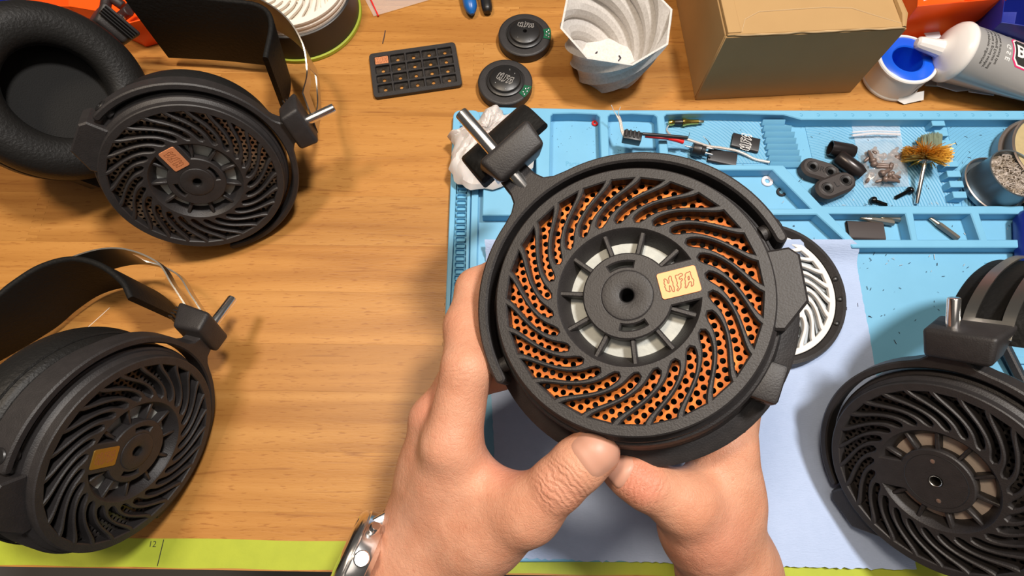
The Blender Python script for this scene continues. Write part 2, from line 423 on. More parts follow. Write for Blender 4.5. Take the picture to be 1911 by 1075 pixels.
def sdf_body(prims, h, lo=None, hi=None):
    pts = np.array([p for a, b, *_ in prims for p in (a, b)]); rm = max(max(p[2], p[3]) for p in prims) + 4
    mn, mx = pts.min(0) - rm, pts.max(0) + rm
    if lo is not None: mn = np.maximum(mn, lo)
    if hi is not None: mx = np.minimum(mx, hi)
    xs = [np.arange(mn[i], mx[i] + h, h) for i in range(3)]
    D = np.empty([len(x) for x in xs], np.float32)
    YZ = np.stack(np.meshgrid(xs[1], xs[2], indexing='ij'), -1)
    for i, x in enumerate(xs[0]):
        P = np.concatenate([np.full(YZ.shape[:2] + (1,), x), YZ], -1); D[i] = sdf_eval(P, prims)
    for ax in range(3):                                   # close the body where the grid ends
        sl = [slice(None)] * 3; sl[ax] = 0; D[tuple(sl)] = np.maximum(D[tuple(sl)], .3); sl[ax] = -1; D[tuple(sl)] = np.maximum(D[tuple(sl)], .3)
    return surface_net(D, mn, h)

# ================================================================== SETTING
fl = rawobj('floor', *box(-2500, 2500, -2000, 2500, -790, -780), M_FLOOR); setp(fl, 'plain grey floor under the workbench', None, None, 'structure')

# ------------------------------------------------------------------ workbench of finger-jointed staves
BROT = math.radians(-0.85)
bench = Thing('workbench', 'orange-brown wooden workbench top of finger-jointed staves', 'workbench', (0, 0, -780))
BM = frame((0, 0, 0), (0, 0, 1), (-math.sin(BROT), math.cos(BROT), 0))
def finger(y, y0): return 3.6 * (1 if int((y - y0) / 2.2) % 2 else -1)
rowy = [-54]; _h = [31, 34, 36, 30, 35, 33, 37, 32, 34, 36, 31, 35, 33, 34, 36, 33, 34]
for hh in _h: rowy.append(rowy[-1] + hh)
for ri in range(len(_h)):
    y0, y1 = rowy[ri], rowy[ri + 1]
    xs = [-430]; x = -430 + 90 + (ri * 97) % 190
    while x < 380: xs.append(x); x += 190 + (ri * 53 + int(x)) % 110
    xs.append(470)
    ys = np.arange(y0 + .02, y1 - .05, 2.2)
    for j in range(len(xs) - 1):
        def zig(xx, end):
            if end: return [(xx, y0 + .02), (xx, y1 - .02)]
            out = []
            for i, yy in enumerate(ys):
                s = 3.6 if i % 2 else -3.6
                yb = min(yy + 2.2, y1 - .02)
                out += [(xx + s, yy + .25), (xx + s, yb - .25)]
            out[0] = (out[0][0], y0 + .02); out[-1] = (out[-1][0], y1 - .02); return out
        left = [(a + .05, b) for a, b in zig(xs[j], j == 0)]; right = [(a - .05, b) for a, b in zig(xs[j + 1], j == len(xs) - 2)]
        outl = np.array(right + left[::-1])
        bench.part('plank', plate(outl, [], -28, 0, .02), M_WOOD, BM, smooth=0)
bench.part('front_rail', box(-400, 440, -40, -16, -90, -28, 2), M_WOOD, BM)
for lx in (-390, 400):
    for ly in (-30, 470): bench.part('leg', box(lx, lx + 50, ly, ly + 50, -780, -28, 2), M_WOOD, BM)

tape = Thing('green_tape', 'lime green masking tape strip with pen marks along the bench edge', 'tape', (0, -47, 0))
def wob(a, b, n): return np.linspace(a, b, n)
tpv = np.array([(x, -53.2 + .25 * math.sin(x * .11)) for x in wob(-330, 440, 80)] + [(x, -38.0 + .25 * math.sin(x * .07 + 1)) for x in wob(440, -330, 80)])
tape.part('tape_strip', plate(tpv, [], 0, .18), M_GREEN, BM)
for tx, a, b in ((-200, -52.5, -38.6), (58, -44.5, -39.5), (-70, -44, -39)):
    tape.part('pen_tick', hull8([(tx - .25, a, .16), (tx + .25, a, .16), (tx + 1.0, b, .16), (tx + .5, b, .16), (tx - .25, a, .24), (tx + .25, a, .24), (tx + 1.0, b, .24), (tx + .5, b, .24)]), M_INK, BM)
tape.part('pen_numerals', mv(text_geo('12', 4.6), -207.5, -42.6, .22), M_INK, BM, label='handwritten number 12')
sl_ = spline([un(75, 668), un(120, 648), un(165, 610), un(205, 574)], 6)
single('bench_scratch', 'thin pale scratch across the wood beside the black strap', 'scratch', tube([p + [0, 0, .06] for p in sl_], .22, 4), M_CREAM)

# ------------------------------------------------------------------ blue silicone mat
mt = Thing('silicone_mat', 'sky blue silicone work mat with moulded parts compartments', 'mat', (180, 100, 0))
def P2(l, z): return np.array([un(x, y, z)[:2] for x, y in l])
mt.part('base_sheet', plate(rrect(-43, 407, -47, 251, 9), [], 0, 3, .7), M_MAT)
pits = []
for k in range(60):
    yy = -30 + k * 4.55
    pits.append(rrect(-37.5, -31.5, yy, yy + 3.0, .7, 3))
mt.part('ruler_strip', plate(rrect(-42.4, -23, -36, 250, 5), pits + [rrect(-28.5, -27.7, -25, 243, .3, 2)], 3, 6.0, .4), M_MAT)
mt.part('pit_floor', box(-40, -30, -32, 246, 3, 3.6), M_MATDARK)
ZT = 12.0
outer = P2([(906, 203), (914, 199), (1090, 203), (1150, 205), (1911, 206), (2060, 206), (2060, 462), (1592, 462), (1524, 400), (1100, 402), (900, 402)], ZT)
holes = [P2(l, ZT) for l in (
    [(924, 216), (928, 213), (994, 213), (999, 217), (1001, 330), (908, 330)],
    [(1028, 216), (1032, 212), (1070, 211), (1114, 213), (1119, 218), (1123, 330), (1026, 330)],
    [(1135, 217), (1139, 213), (1180, 212), (1221, 214), (1226, 218), (1234, 330), (1138, 330)],
    [(1240, 217), (1244, 213), (1290, 211), (1345, 211), (1463, 214), (1496, 223), (2040, 223), (2040, 384), (1534, 384), (1462, 308), (1250, 306)],
    [(1248, 317), (1442, 317), (1513, 389), (1260, 389)],
    [(1548, 399), (1690, 399), (1701, 447), (1594, 447)],
    [(1705, 399), (1812, 399), (1829, 447), (1713, 447)],
    [(1828, 399), (2040, 399), (2040, 447), (1843, 447)])]
mt.part('compartment_walls', plate(outer, holes, 3, ZT, .6), M_MAT)
rel = lambda p: tuple(-(p - mt.loc) * MM)
for nm, l, cc in (('d', [(1236, 222), (1425, 222), (1432, 306), (1240, 306)], un(1235, 370)), ('e', [(1500, 228), (1745, 228), (1780, 386), (1536, 386)], un(1495, 420)), ('f', [(1765, 228), (2040, 228), (2040, 386), (1795, 386)], un(1960, 420))):
    mt.part('rippled_floor', plate(P2(l, 3), [], 2.9, 3.4), ripple_mat('rippled_silicone_' + nm, (.17, .45, .68), rel(cc)))
for k in range(8):
    y = 223 + k * 11.2; x0 = 1424 + k * 2.0; x1 = (1466, 1478, 1484, 1487, 1490, 1493, 1496, 1499)[k]
    a = un(x0, y, 8); b = un(x1, y, 8); c = un(x1 + 2, y + 7, 8); d = un(x0 + 1, y + 7, 8)
    lo = lambda p: (p[0], p[1], 3)
    mt.part('rib', hull8([lo(d), lo(c), lo(b), lo(a), (d[0], d[1], 5.2), (c[0], c[1], 5.2), (b[0], b[1], 8.2), (a[0], a[1], 8.2)], .25, 1), M_MAT)
for k, (x, y) in enumerate(((1750, 229), (1756, 248), (1762, 267), (1768, 286), (1774, 305), (1779, 324), (1784, 343), (1790, 363))):
    c = un(x, y, 10)
    mt.part('comb_block', box(c[0] - 4.5, c[0] + 4.8, c[1] - 2.8, c[1] + 2.2, 3, 10.5, .35, 1), M_MAT)
for k in range(14):
    c = un(1495 + 32 * k, 214.3, ZT)
    mt.part('rim_mark', tube([c + np.array([1.1 * math.cos(a), 1.1 * math.sin(a), .02]) for a in np.linspace(-2.2, 2.2, 9)], .28, 5), M_MATDARK)
for k in range(3):
    c = un(1845 + 22 * k, 496, 3)
    mt.part('floor_mark', tube([c + np.array(p) for p in ((-2.4, 1.8, 0), (1.8, 1.8, 0), (2.4, 1, 0), (2.4, -1.4, 0), (1.8, -2, 0), (.6, -2, 0))], .35, 5), M_MATDARK)
c = un(1905, 690, 4)
mt.part('pit_block', plate(rrect(c[0] - 4, c[0] + 22, c[1] - 28, c[1] + 8, 1), [rrect(c[0] - 1 + 7 * i, c[0] + 4 + 7 * i, c[1] - 25 + 6 * j, c[1] - 20.5 + 6 * j, .5, 2) for i in range(3) for j in range(5)], 3, 5.2, .3), M_MAT)
tx = text_geo('Parts', 5.0)
c = un(1055, 300, 3); mt.part('moulded_lettering', mv(tx, c[0], c[1] - 4, 3.12), M_MATDARK, label='faint moulded word Parts')

# debris on the mat
dV = []
for k in range(230):
    px = RNG.uniform(1380, 1905); py = RNG.uniform(228, 640); c = un(px, py, 3.5); s = RNG.uniform(.15, .42); a = RNG.uniform(0, 3.1); L_ = s * RNG.uniform(1, 4)
    dV.append(tube([c + np.array([-L_ * math.cos(a), -L_ * math.sin(a), .1]), c + np.array([L_ * math.cos(a), L_ * math.sin(a), .1])], s * .5, 4))
for k in range(60):
    px = RNG.uniform(1030, 1230); py = RNG.uniform(235, 285); c = un(px, py, 3.2); s = RNG.uniform(.12, .3)
    dV.append(tube([c, c + np.array([s, s, .2])], s * .5, 4))
single('dark_crumbs', 'tiny dark crumbs scattered over the blue mat', 'debris', join(*dV), M_DEBRIS, kind='stuff')
dV = []
for k in range(46):
    px = RNG.uniform(1400, 1900); py = RNG.choice([RNG.uniform(330, 460), RNG.uniform(470, 520)]); c = un(px, py, 3.5); s = RNG.uniform(.2, .5); a = RNG.uniform(0, 3.1); L_ = s * RNG.uniform(1, 5)
    dV.append(tube([c + np.array([-L_ * math.cos(a), -L_ * math.sin(a), .1]), c + np.array([L_ * math.cos(a), L_ * math.sin(a), .1])], s * .45, 4))
single('bright_clippings', 'bright wire clippings scattered over the blue mat', 'debris', join(*dV), M_DEBRISW, kind='stuff')

# ------------------------------------------------------------------ blue towel sheet
def towel():
    rows = 90; cols = 110; V = []; ztop = 12.8
    R_ = [(un(1590, 447, ztop)), un(1594, 470, 4), un(1608, 547, 3.6), un(1635, 692, 3.6), un(1660, 850, 3.6), un(1712, 1064, 3.6)]
    Lp = [un(905, 447, ztop), un(908, 500, 4), un(912, 600, 3.6), un(918, 760, 3.6), un(925, 900, 3.6), un(932, 1041, 3.6)]
    tt = np.linspace(0, 1, rows)
    def interp(P):
        P = np.array(P); y0, y1 = P[0][1], P[-1][1]; return np.array([[np.interp(-(y0 + (y1 - y0) * t), -P[:, 1], P[:, 0]), y0 + (y1 - y0) * t] for t in tt])
    A, B = interp(Lp), interp(R_)
    for i in range(rows):
        for j in range(cols):
            u = j / (cols - 1); p = A[i] * (1 - u) + B[i] * u
            s = (tt[i]) * 195
            z = 3.5 + 9.3 * math.exp(-(s / 9) ** 2) + .35 * (math.sin(p[0] * .09 + p[1] * .05) + math.sin(p[1] * .13 - p[0] * .04)) * min(1, s / 30) * .7 + .25
            dy = (RNG.uniform(-.9, .5) if i == rows - 1 else 0); dx = RNG.uniform(-.25, .25) if j in (0, cols - 1) else 0
            V.append((p[0] + dx, p[1] + dy, z))
    n = len(V); V += [(x, y, z - .35) for x, y, z in V]; F = []
    I = lambda i, j: i * cols + j
    for i in range(rows - 1):
        for j in range(cols - 1):
            q = (I(i, j), I(i + 1, j), I(i + 1, j + 1), I(i, j + 1)); F.append(q); F.append(tuple(n + k for k in q[::-1]))
    for i in range(rows - 1):
        for j in (0, cols - 1): F.append((I(i, j), I(i + 1, j), n + I(i + 1, j), n + I(i, j)))
    for j in range(cols - 1):
        for i in (0, rows - 1): F.append((I(i, j), I(i, j + 1), n + I(i, j + 1), n + I(i, j)))
    return np.array(V), F
single('shop_towel', 'pale blue paper shop towel spread over the mat under the hands', 'towel', towel(), M_TOWEL)

# ================================================================== HEADPHONES
NR = 26
def openings(hand, r0=28.2, r1=45.6, sweep=32.0, nr=NR, wi=.27, wm=.34, wo=.375):
    pitch = 2 * math.pi / nr; hs = []
    for k in range(nr):
        th0 = k * pitch; L, R = [], []
        for t in np.linspace(0, 1, 15):
            s = .35 * t + .65 * (3 * t * t - 2 * t ** 3); r = r0 + (r1 - r0) * t
            w = (wi + (wm - wi) * min(1, t / .45) + (wo - wm) * max(0, (t - .55) / .45) ** 1.5) * pitch
            if t < .12: w *= math.sqrt(max(.08, 1 - (1 - t / .12) ** 2)) * .9 + .1
            th = th0 + hand * math.radians(sweep) * s
            L.append((r * math.cos(th - w), r * math.sin(th - w))); R.append((r * math.cos(th + w), r * math.sin(th + w)))
        hs.append(np.array(L + R[::-1]))
    return hs
def perforated(r0=26.0, r1=47.8, pitch=3.15, hole=1.08, th=.8):
    V, F = [], []; a = pitch / 2; R = pitch / math.sqrt(3); vid = {}
    def vert(x, y, z):
        k = (round(x, 2), round(y, 2), z)
        if k not in vid: vid[k] = len(V); V.append((x, y, z))
        return vid[k]
    n = int(r1 / (pitch * .8)) + 2
    for q in range(-n, n + 1):
        for s in range(-n * 2, n * 2 + 1):
            cx = pitch * (s + (q % 2) * .5); cy = q * pitch * math.sqrt(3) / 2; d = math.hypot(cx, cy)
            if d < r0 or d > r1: continue
            hx = [vert(cx + R * math.sin(i * math.pi / 3), cy + R * math.cos(i * math.pi / 3), 0) for i in range(6)][::-1]
            base = len(V); m = 12
            for zz in (0, -th):
                for i in range(m): an = math.pi / 2 - (5 - i / 2) * math.pi / 3 - 0; V.append((cx + hole * math.cos(an), cy + hole * math.sin(an), zz))
            # hex corner i sits at the angle of hole vertex 2*i
            for i in range(6):
                h0, h1 = hx[i], hx[(i + 1) % 6]; c0, c1, c2 = base + 2 * i, base + 2 * i + 1, base + (2 * i + 2) % m
                F += [(h0, h1, c1), (h0, c1, c0), (h1, c2, c1)]
            for i in range(m): j = (i + 1) % m; F.append((base + i, base + j, base + m + j, base + m + i))
    return np.array(V), F
PERF = perforated()

def hub_geo(hand, beta, plain):
    hb = 7.6; ro, ri = 25.4, 16.2
    d0 = math.degrees(math.asin(hb / ro)); d1 = math.degrees(math.asin(hb / ri))
    win = np.array(arc(ro, beta + d0, beta + 360 - d0, 60) + arc(ri, beta + 360 - d1, beta + d1, 44))
    hs = openings(hand) + [win, circ(2.7, 20)]
    if not plain:
        for c0 in (beta + 88, beta + 268):
            hs.append(np.array(arc(12.9, c0 - 22, c0 + 22, 12) + arc(10.9, c0 + 22, c0 - 22, 12)))
    return plate(circ(50, 128), hs, -5.6, 0, .55)

def make_cup(T, M, hand, mesh_m, badge, beta, plain=False, pad=True, flange=False, yoke=(-8, 188), black=M_BLACK, slider=True, rod_len=30, felt=M_FELT, lugs=(1, -1), spin=0.0, MY=None, MS=None, padr=1.0, lugr=63.0, soff=0.0, bxo=0.0, bsc=1.0):
    MY = M if MY is None else MY; MS = MY if MS is None else MS
    """one ear cup in the frame M: z out of the grille, y towards the yoke stem"""
    g = T.part('grille', hub_geo(hand, beta, plain), black, M, smooth=28)
    T.part('grille_mesh', mv(PERF, 0, 0, -5.8), mesh_m, M, smooth=0)
    T.part('backing_disc', disc_cap([(46, -14.5), (47.5, -12)], 40), M_DARK, M)
    T.part('felt_ring', lathe([(9.5, -7.0), (23, -7.0), (24.5, -7.6)], 64), felt, M)
    T.part('window_bevel', lathe([(25.6, -.3), (25.2, -.8), (22.0, -6.4), (21.8, -7.1)], 64), black, M)
    for k in range(10):
        a = beta + 30 + k * 33.3
        if min(abs((a - beta) % 360), 360 - abs((a - beta) % 360)) < 22: continue
        A = frame((0, 0, 0), (0, 0, 1), (math.cos(math.radians(a)), math.sin(math.radians(a)), 0))
        T.part('spoke', box(-1.0, 1.0, 15.6, 26.0, -7.0, -1.6, .5, 1), black, M @ A)
    if plain:
        T.part('hub_groove', lathe([(13.3, .02), (13.5, .12), (13.7, .02)], 64), M_BLACK2, M)
        for a in (beta + 90, beta + 270):
            T.part('hub_screw', tr(disc_cap([(1.1, -.3), (1.1, .15), (.5, .25)], 12), flat((10.2 * math.cos(math.radians(a)), 10.2 * math.sin(math.radians(a)), 0))), M_BRUSHED, M)
    else:
        T.part('hub_dish', lathe([(9.6, .05), (9.4, -.0), (9.2, .25), (8.8, .35), (3.3, .35), (2.75, .1), (2.7, -6)], 48), black, M)
    T.part('hub_eyelet', lathe([(2.75, .3), (2.5, .1), (2.3, -1.5), (2.3, -9)], 24), M_BLACK2 if not plain else M_BRUSHED, M)
    if badge:
        A = frame((18.6 * math.cos(math.radians(beta)), 18.6 * math.sin(math.radians(beta)), 0), (0, 0, 1), (-math.sin(math.radians(beta + spin)), math.cos(math.radians(beta + spin)), 0))
        b = T.part('badge', plate(rrect(-6.9, 6.9, -4.9, 4.9, 1.0), [], -.3, .45, .12), badge, M @ A, label='small metal logo badge')
        T.part('badge_logo', logo(6.0, .34, .42, .06), M_GROOVE, M @ A, parent=b, smooth=0)
    # body
    prof = [(48.5, -3.6), (49.6, -4.0), (50.4, -5.2), (51.6, -6.4), (51.8, -8.2), (51.0, -8.7), (52.8, -9.4), (53.6, -11), (54, -19)]
    if flange: prof += [(54.6, -20), (55.2, -24), (60.5, -26.2), (61.5, -27), (61.5, -30.5), (60, -31.2), (52, -31.6), (50, -36), (20, -37)]
    else: prof += [(54, -25), (50, -27), (30, -27.5)]
    T.part('cup_shell', lathe(prof, 96), black, M, smooth=35)
    if flange:
        for a in (-62, -76, -48, -34, -90):
            A = frame((61.3 * math.cos(math.radians(a)), 61.3 * math.sin(math.radians(a)), -28.6), (math.cos(math.radians(a)), math.sin(math.radians(a)), 0), (0, 0, 1))
            T.part('index_notch', box(-.25, .25, -1.5, 1.5, 0, .35), M_DARK, M @ A)
    if pad:
        pp = [(34, -27.5), (50, -27), (53, -28), (54.5, -30.5), (55.8, -36), (55.6, -43), (53.0, -49), (47, -52.5), (40, -53), (33, -51), (29, -46), (30, -38), (33, -29)]
        pz = lambda P: [(r * padr, -27 + (z + 27) * padr) for r, z in P]
        pp = [tuple(p) for p in spline(pz(pp), 4)]
        q = T.part('ear_pad', lathe(pp, 96), M_LEATHER, M, smooth=60)
        T.part('pad_seam', lathe(pz([(54.9, -31.0), (55.8, -31.5), (55.2, -32.2)]), 96), M_LEATHER, M, parent=q)
        T.part('pad_lining', lathe(pz([(29.2, -47), (30.2, -40), (33, -29), (.01, -29)]), 64), M_SUEDE, M, parent=q)
    if yoke:
        ro, ri = 59.6, 55.6; a0, a1 = yoke
        o = arc(ro, a0, 74, 30) + [(11.5, ro - .4), (8.2, ro + 2.2), (6.8, ro + 6), (6.4, 73), (-6.4, 73), (-6.8, ro + 6), (-8.2, ro + 2.2), (-11.5, ro - .4)] + arc(ro, 106, a1, 30)
        cx, cy = (ro + ri) / 2 * math.cos(math.radians(a1)), (ro + ri) / 2 * math.sin(math.radians(a1))
        o += arc((ro - ri) / 2, a1, a1 + 180, 7, cx, cy)[1:-1] + arc(ri, a1, a0, 60)
        cx, cy = (ro + ri) / 2 * math.cos(math.radians(a0)), (ro + ri) / 2 * math.sin(math.radians(a0))
        o += arc((ro - ri) / 2, a0 + 180, a0 + 360, 7, cx, cy)[1:-1]
        yk = T.part('yoke', plate(np.array(o), [], -15.5, -6.0, .8), black, MY, smooth=28)
        for a in (a0 + 5, a1 - 5):
            A = frame((59.2 * math.cos(math.radians(a)), 59.2 * math.sin(math.radians(a)), -10.8), (math.cos(math.radians(a)), math.sin(math.radians(a)), 0), (0, 0, 1))
            sc = T.part('pivot_screw', disc_cap([(3.6, 0), (3.6, .6), (3.1, 1.1), (1.5, 1.1), (1.4, .5), (.1, .5)], 24), M_BLACK2, MY @ A)
            A2 = frame((53.0 * math.cos(math.radians(a)), 53.0 * math.sin(math.radians(a)), -10.8), (math.cos(math.radians(a)), math.sin(math.radians(a)), 0), (0, 0, 1))
            T.part('pivot_boss', disc_cap([(3.0, 0), (3.0, 3.2)], 20), black, MY @ A2)
    if lugs:
        for sgn in lugs:
            base = (yoke or (-8, 188))[0 if sgn > 0 else 1]
            f = lambda r, da: (r * math.cos(math.radians(base - sgn * da)), r * math.sin(math.radians(base - sgn * da)))
            pl = [f(50, 3), f(lugr - 2.5, 4.5), f(lugr, 8), f(lugr, 24), f(54.0, 35), f(50, 36)]
            T.part('side_lug', plate(np.array(pl), [], -23, -4.5, .9), black, M, smooth=25)
    if slider:
        P = [(-10, 65.5, -21), (10, 65.5, -21), (14.5, 80, -25), (-14.5, 80, -25), (-12, 66.5, -2), (12, 66.5, -2), (13, 79, -3), (-13, 79, -3)]
        P = [(x * bsc + bxo, (y - 66) * bsc + 66 + soff, (z + 11) * bsc - 11) for x, y, z in P]
        s = T.part('slider_block', hull8(P, 2.2, 3), black, MS, smooth=35)
        for k in range(4):
            T.part('grip_groove', box(-11.6 + bxo, 11.6 + bxo, 70.2 + soff + 2.1 * k, 71.0 + soff + 2.1 * k, -13 - 13.2 * bsc, -23.4), M_BLACK2, MS, parent=s)
        T.part('slider_rod', rod((0, 60, -10.8), (0, 78 + soff + rod_len, -10.8), 2.85, 24, .7), M_STEEL, MS)

def headband(T, path, W, sw=26, lw=40, slot=(.10, .42), gap=4.0, strap_path=None, lt=3.4, strap_w=None):
    path = spline(np.asarray(path, float), 10); n = len(path)
    nn = []
    W = np.broadcast_to(np.asarray(W, float), (n, 3))
    def strip(i0, i1, a0, a1): return sweep(path[i0:i1 + 1], [(a0, -.45), (a1, -.45), (a1, .45), (a0, .45)], W[i0:i1 + 1])
    i0, i1 = int(slot[0] * n), int(slot[1] * n); h = sw / 2
    gs = [strip(0, i0, -h, h), strip(i0, i1, -h, -h * .52), strip(i0, i1, h * .52, h), strip(i1, n - 1, -h, h)]
    T.part('headband_spring', join(*gs), M_BRUSHED, smooth=30)
    if strap_path is not None:
        sp = spline(np.asarray(strap_path, float), 10)
        T.part('headband_strap', sweep(sp, rsect(lw, lt, 1.4, 3), W[0] if strap_w is None else np.array(strap_w)), M_STRAP, smooth=50)

def scaled(M, s): M = M.copy(); M[:3, :3] *= s; return M
def plane_dir(c, n, px, py, zl):
    M = frame(c, n, (0.1, .9, .2)); n = M[:3, 2]; o = M[:3, 3] + n * zl; r = ray(px, py); t = ((o - CAM) @ n) / (r @ n); return CAM + r * t - o
def ang_of(M, px, py):
    p = local_of_px(M, px, py); return math.degrees(math.atan2(p[1], p[0]))
WZ = np.array([0, 0, 1.0])

# ---- headphone lying at the front of the bench (brass badge)
c = atd(256, 842, 281); n = nrm((.949, -.28, .143)); M = frame(c, n, plane_dir(c, n, 365, 645, -11)); be = ang_of(M, 236, 846); M = scaled(M, .968)
hpL = Thing('headphones', 'black headphones with a brass badge and black mesh, lying beside the green tape', 'headphones', (c[0], c[1], 0))
make_cup(hpL, M, 1, M_BLACK_MESH, M_BRASS, be, spin=180, rod_len=22, yoke=(-20, 212), soff=-1, bxo=-4, lugs=(-1,))
S = ap(M, [(0, 79, -18)])[0]
headband(hpL, [S, un(345, 545, 36), un(312, 500, 36), un(235, 478, 36), un(140, 505, 36), un(20, 580, 36), un(-120, 690, 36)], WZ, 26, 50, (.06, .45),
         strap_path=[np.array([*un(x, y, 5)[:2], 31]) for x, y in ((338, 600), (322, 572), (285, 545), (240, 535), (190, 548), (145, 577), (100, 614), (0, 673), (-100, 720))])

# ---- headphone at the back of the bench (silvery mesh), two cups in view
c = atd(368, 340, 331); n = nrm((.35, -.83, .43)); M = frame(c, n, plane_dir(c, n, 523, 248, -11)); be = ang_of(M, 327, 299); M = scaled(M, .955)
hpT = Thing('headphones', 'black headphones with coppery silver mesh and thick ear pads beside the orange bin', 'headphones', (c[0], c[1], 0))
make_cup(hpT, M, 1, M_SILVER_MESH, M_COPPER, be, rod_len=20, yoke=(-15, 200), soff=-3, lugs=(-1,), padr=.95)
S = ap(M, [(0, 79, -18)])[0]
headband(hpT, [S, un(586, 165, 40), un(574, 100, 46), un(530, 45, 50), un(440, 0, 52), un(330, -40, 54), un(225, -45, 54)], WZ, 26, 56, (.08, .26),
         strap_path=[np.array([*un(x, y, 8)[:2], 36]) for x, y in ((543, 208), (551, 150), (531, 123), (469, 113), (400, 107), (318, 103))], strap_w=(.16, .05, 1))
n2 = -nrm((.78, -.24, .58)); PF = un(116, 168, 71); c2 = PF + n2 * 53 * .93
M2 = scaled(frame(c2, n2, un(222, 45, 55) - c2), .93)
make_cup(hpT, M2, -1, M_SILVER_MESH, None, 0, plain=True, rod_len=8)

# ---- headphone lying at the mat edge (plain hub)
c = atd(1746, 898, 270); n = nrm((-.817, -.355, .455)); M = frame(c, n, plane_dir(c, n, 1774, 688, -11)); be = ang_of(M, 1655, 880); M = scaled(M, .972)
hpR = Thing('headphones', 'black headphones with a plain hub and black mesh, propped on the blue towel', 'headphones', (c[0], c[1], 3))
make_cup(hpR, M, 1, M_BLACK_MESH, None, be, plain=True, rod_len=17, yoke=(-20, 206), soff=-4, bxo=5, bsc=1.12, padr=.88, felt=mat('dusty_beige_felt', (.46, .38, .32), .9, bump=(900, .4, .0003)))
WX = M[:3, 0] / .972
L_ = lambda *P: [ap(M, [(10, y, z)])[0] for y, z in P]
headband(hpR, L_((71, -20), (82, -26), (91, -42), (96, -62), (97, -92), (91, -118), (76, -138)), WX, 19, 36, (.12, .66),
         strap_path=L_((66, -28), (78, -32), (87, -46), (92, -65), (93, -92), (87, -116), (72, -136)))
hpR.part('far_yoke_arm', sweep([un(1872, 640, 9), un(1893, 682, 8), un(1925, 745, 7)], rsect(5, 7, 1, 2), WX), M_BLACK)

# ---- headphone held in the hands (orange mesh)
c = atd(1170, 551, 204); n = nrm((-.28, -.075, .957)); st = RT * math.cos(math.radians(131)) + UP * math.sin(math.radians(131))
MH = frame(c, n, st); _a = math.radians(25)
_T = lambda y, z: np.array([[1, 0, 0, 0], [0, 1, 0, y], [0, 0, 1, z], [0, 0, 0, 1.0]])
_R = np.eye(4); _R[1:3, 1:3] = [[math.cos(_a), -math.sin(_a)], [math.sin(_a), math.cos(_a)]]
MYH = MH @ _T(60, -10.8) @ _R @ _T(-60, 10.8)
be = ang_of(MH, 1264, 528)
hpH = Thing('headphones', 'black headphones with bright orange mesh and copper badge held in two hands', 'headphones', (c[0], c[1], c[2] - 40))
make_cup(hpH, MH, -1, M_ORANGE_MESH, M_COPPER, be, pad=False, flange=True, yoke=(-19, 171), rod_len=22, MS=MYH, soff=6, bxo=5, lugs=(1,), lugr=60.5)
WX = MH[:3, 0]
L_ = lambda *P: [ap(MYH, [(7, y, z)])[0] for y, z in P]
headband(hpH, L_((84, -22), (91, -40), (90, -62), (80, -85)), WX, 24, 38, (.2, .9), strap_path=L_((80, -24), (93, -34), (95, -56), (84, -84)))
j0 = ap(MH, [local_of_px(MH, 1434, 674, -15)])[0]; j1 = ap(MH, [local_of_px(MH, 1411, 746, -15)])[0]
JM = frame((j0 + j1) / 2, MH[:3, 2], j1 - j0); hl = np.linalg.norm(j1 - j0) / 2
jh = hpH.part('jack_housing', box(-6.5, 5.2, -hl, hl, -8, 4.5, 1.6, 2), M_BLACK, JM)
hpH.part('jack_socket', tr(lathe([(0, -3), (1.9, -3), (1.9, .25), (2.9, .3), (2.9, -.5)], 24), JM @ frame((0, hl - .1, -1.5), (0, 1, 0), (0, 0, 1))), M_BLACK2, None, parent=jh)

# ------------------------------------------------------------------ loose baffle with white lattice, on the towel
bc = un(1436, 547, 10)
BF = frame((bc[0], bc[1], 5.2), (0.03, -.02, 1), (0, 1, 0))
bf = Thing('driver_baffle', 'round black baffle with a white spiral lattice lying on the towel behind the held headphone', 'baffle', (bc[0], bc[1], 4.2))
bf.part('outer_ring', lathe([(46, 0), (47.5, 1), (47.8, 6), (46.6, 9), (44.5, 9.3), (41.8, 6.5), (41.5, 2)], 96), M_BLACK, BF)
bf.part('white_lattice', plate(circ(41.2, 96), openings(-1, 23.0, 37.6, 30, 24, .24, .31, .34) + [circ(19.5, 64)], 4.2, 6.6, .3), M_WHITE, BF)
bf.part('under_felt', lathe([(19, 1.5), (41.5, 1.5)], 64), mat('grey_blue_fibre', (.10, .115, .125), .8), BF)
for k in range(40):
    a = math.radians(k * 9)
    bf.part('fibre_strand', sweep([(22 * math.cos(a), 22 * math.sin(a), 2.2), (31 * math.cos(a - .28), 31 * math.sin(a - .28), 2.6), (39.5 * math.cos(a - .62), 39.5 * math.sin(a - .62), 2.2)], [(-.9, -.3), (.9, -.3), (.9, .3), (-.9, .3)], WZ @ np.array([[1, 0, 0], [0, 1, 0], [0, 0, 1]]) * 0 + np.array([math.sin(a), -math.cos(a), 0])), mat('pale_strand', (.42, .47, .52), .5) if k == 0 else bpy.data.materials['pale_strand'], BF)
bf.part('centre_collar', lathe([(19.8, 2), (20.2, 9), (19.4, 11.5), (17.6, 11.8), (17.2, 9), (16.8, 2), (5, 1.8)], 64), M_BLACK2, BF)
for a in (-28, -6, 12): bf.part('ring_peg', tr(disc_cap([(1.6, 0), (1.6, 2.2), (1.1, 2.6)], 14), flat((43.4 * math.cos(math.radians(a)), 43.4 * math.sin(math.radians(a)), 6.6))), M_BLACK2, BF)

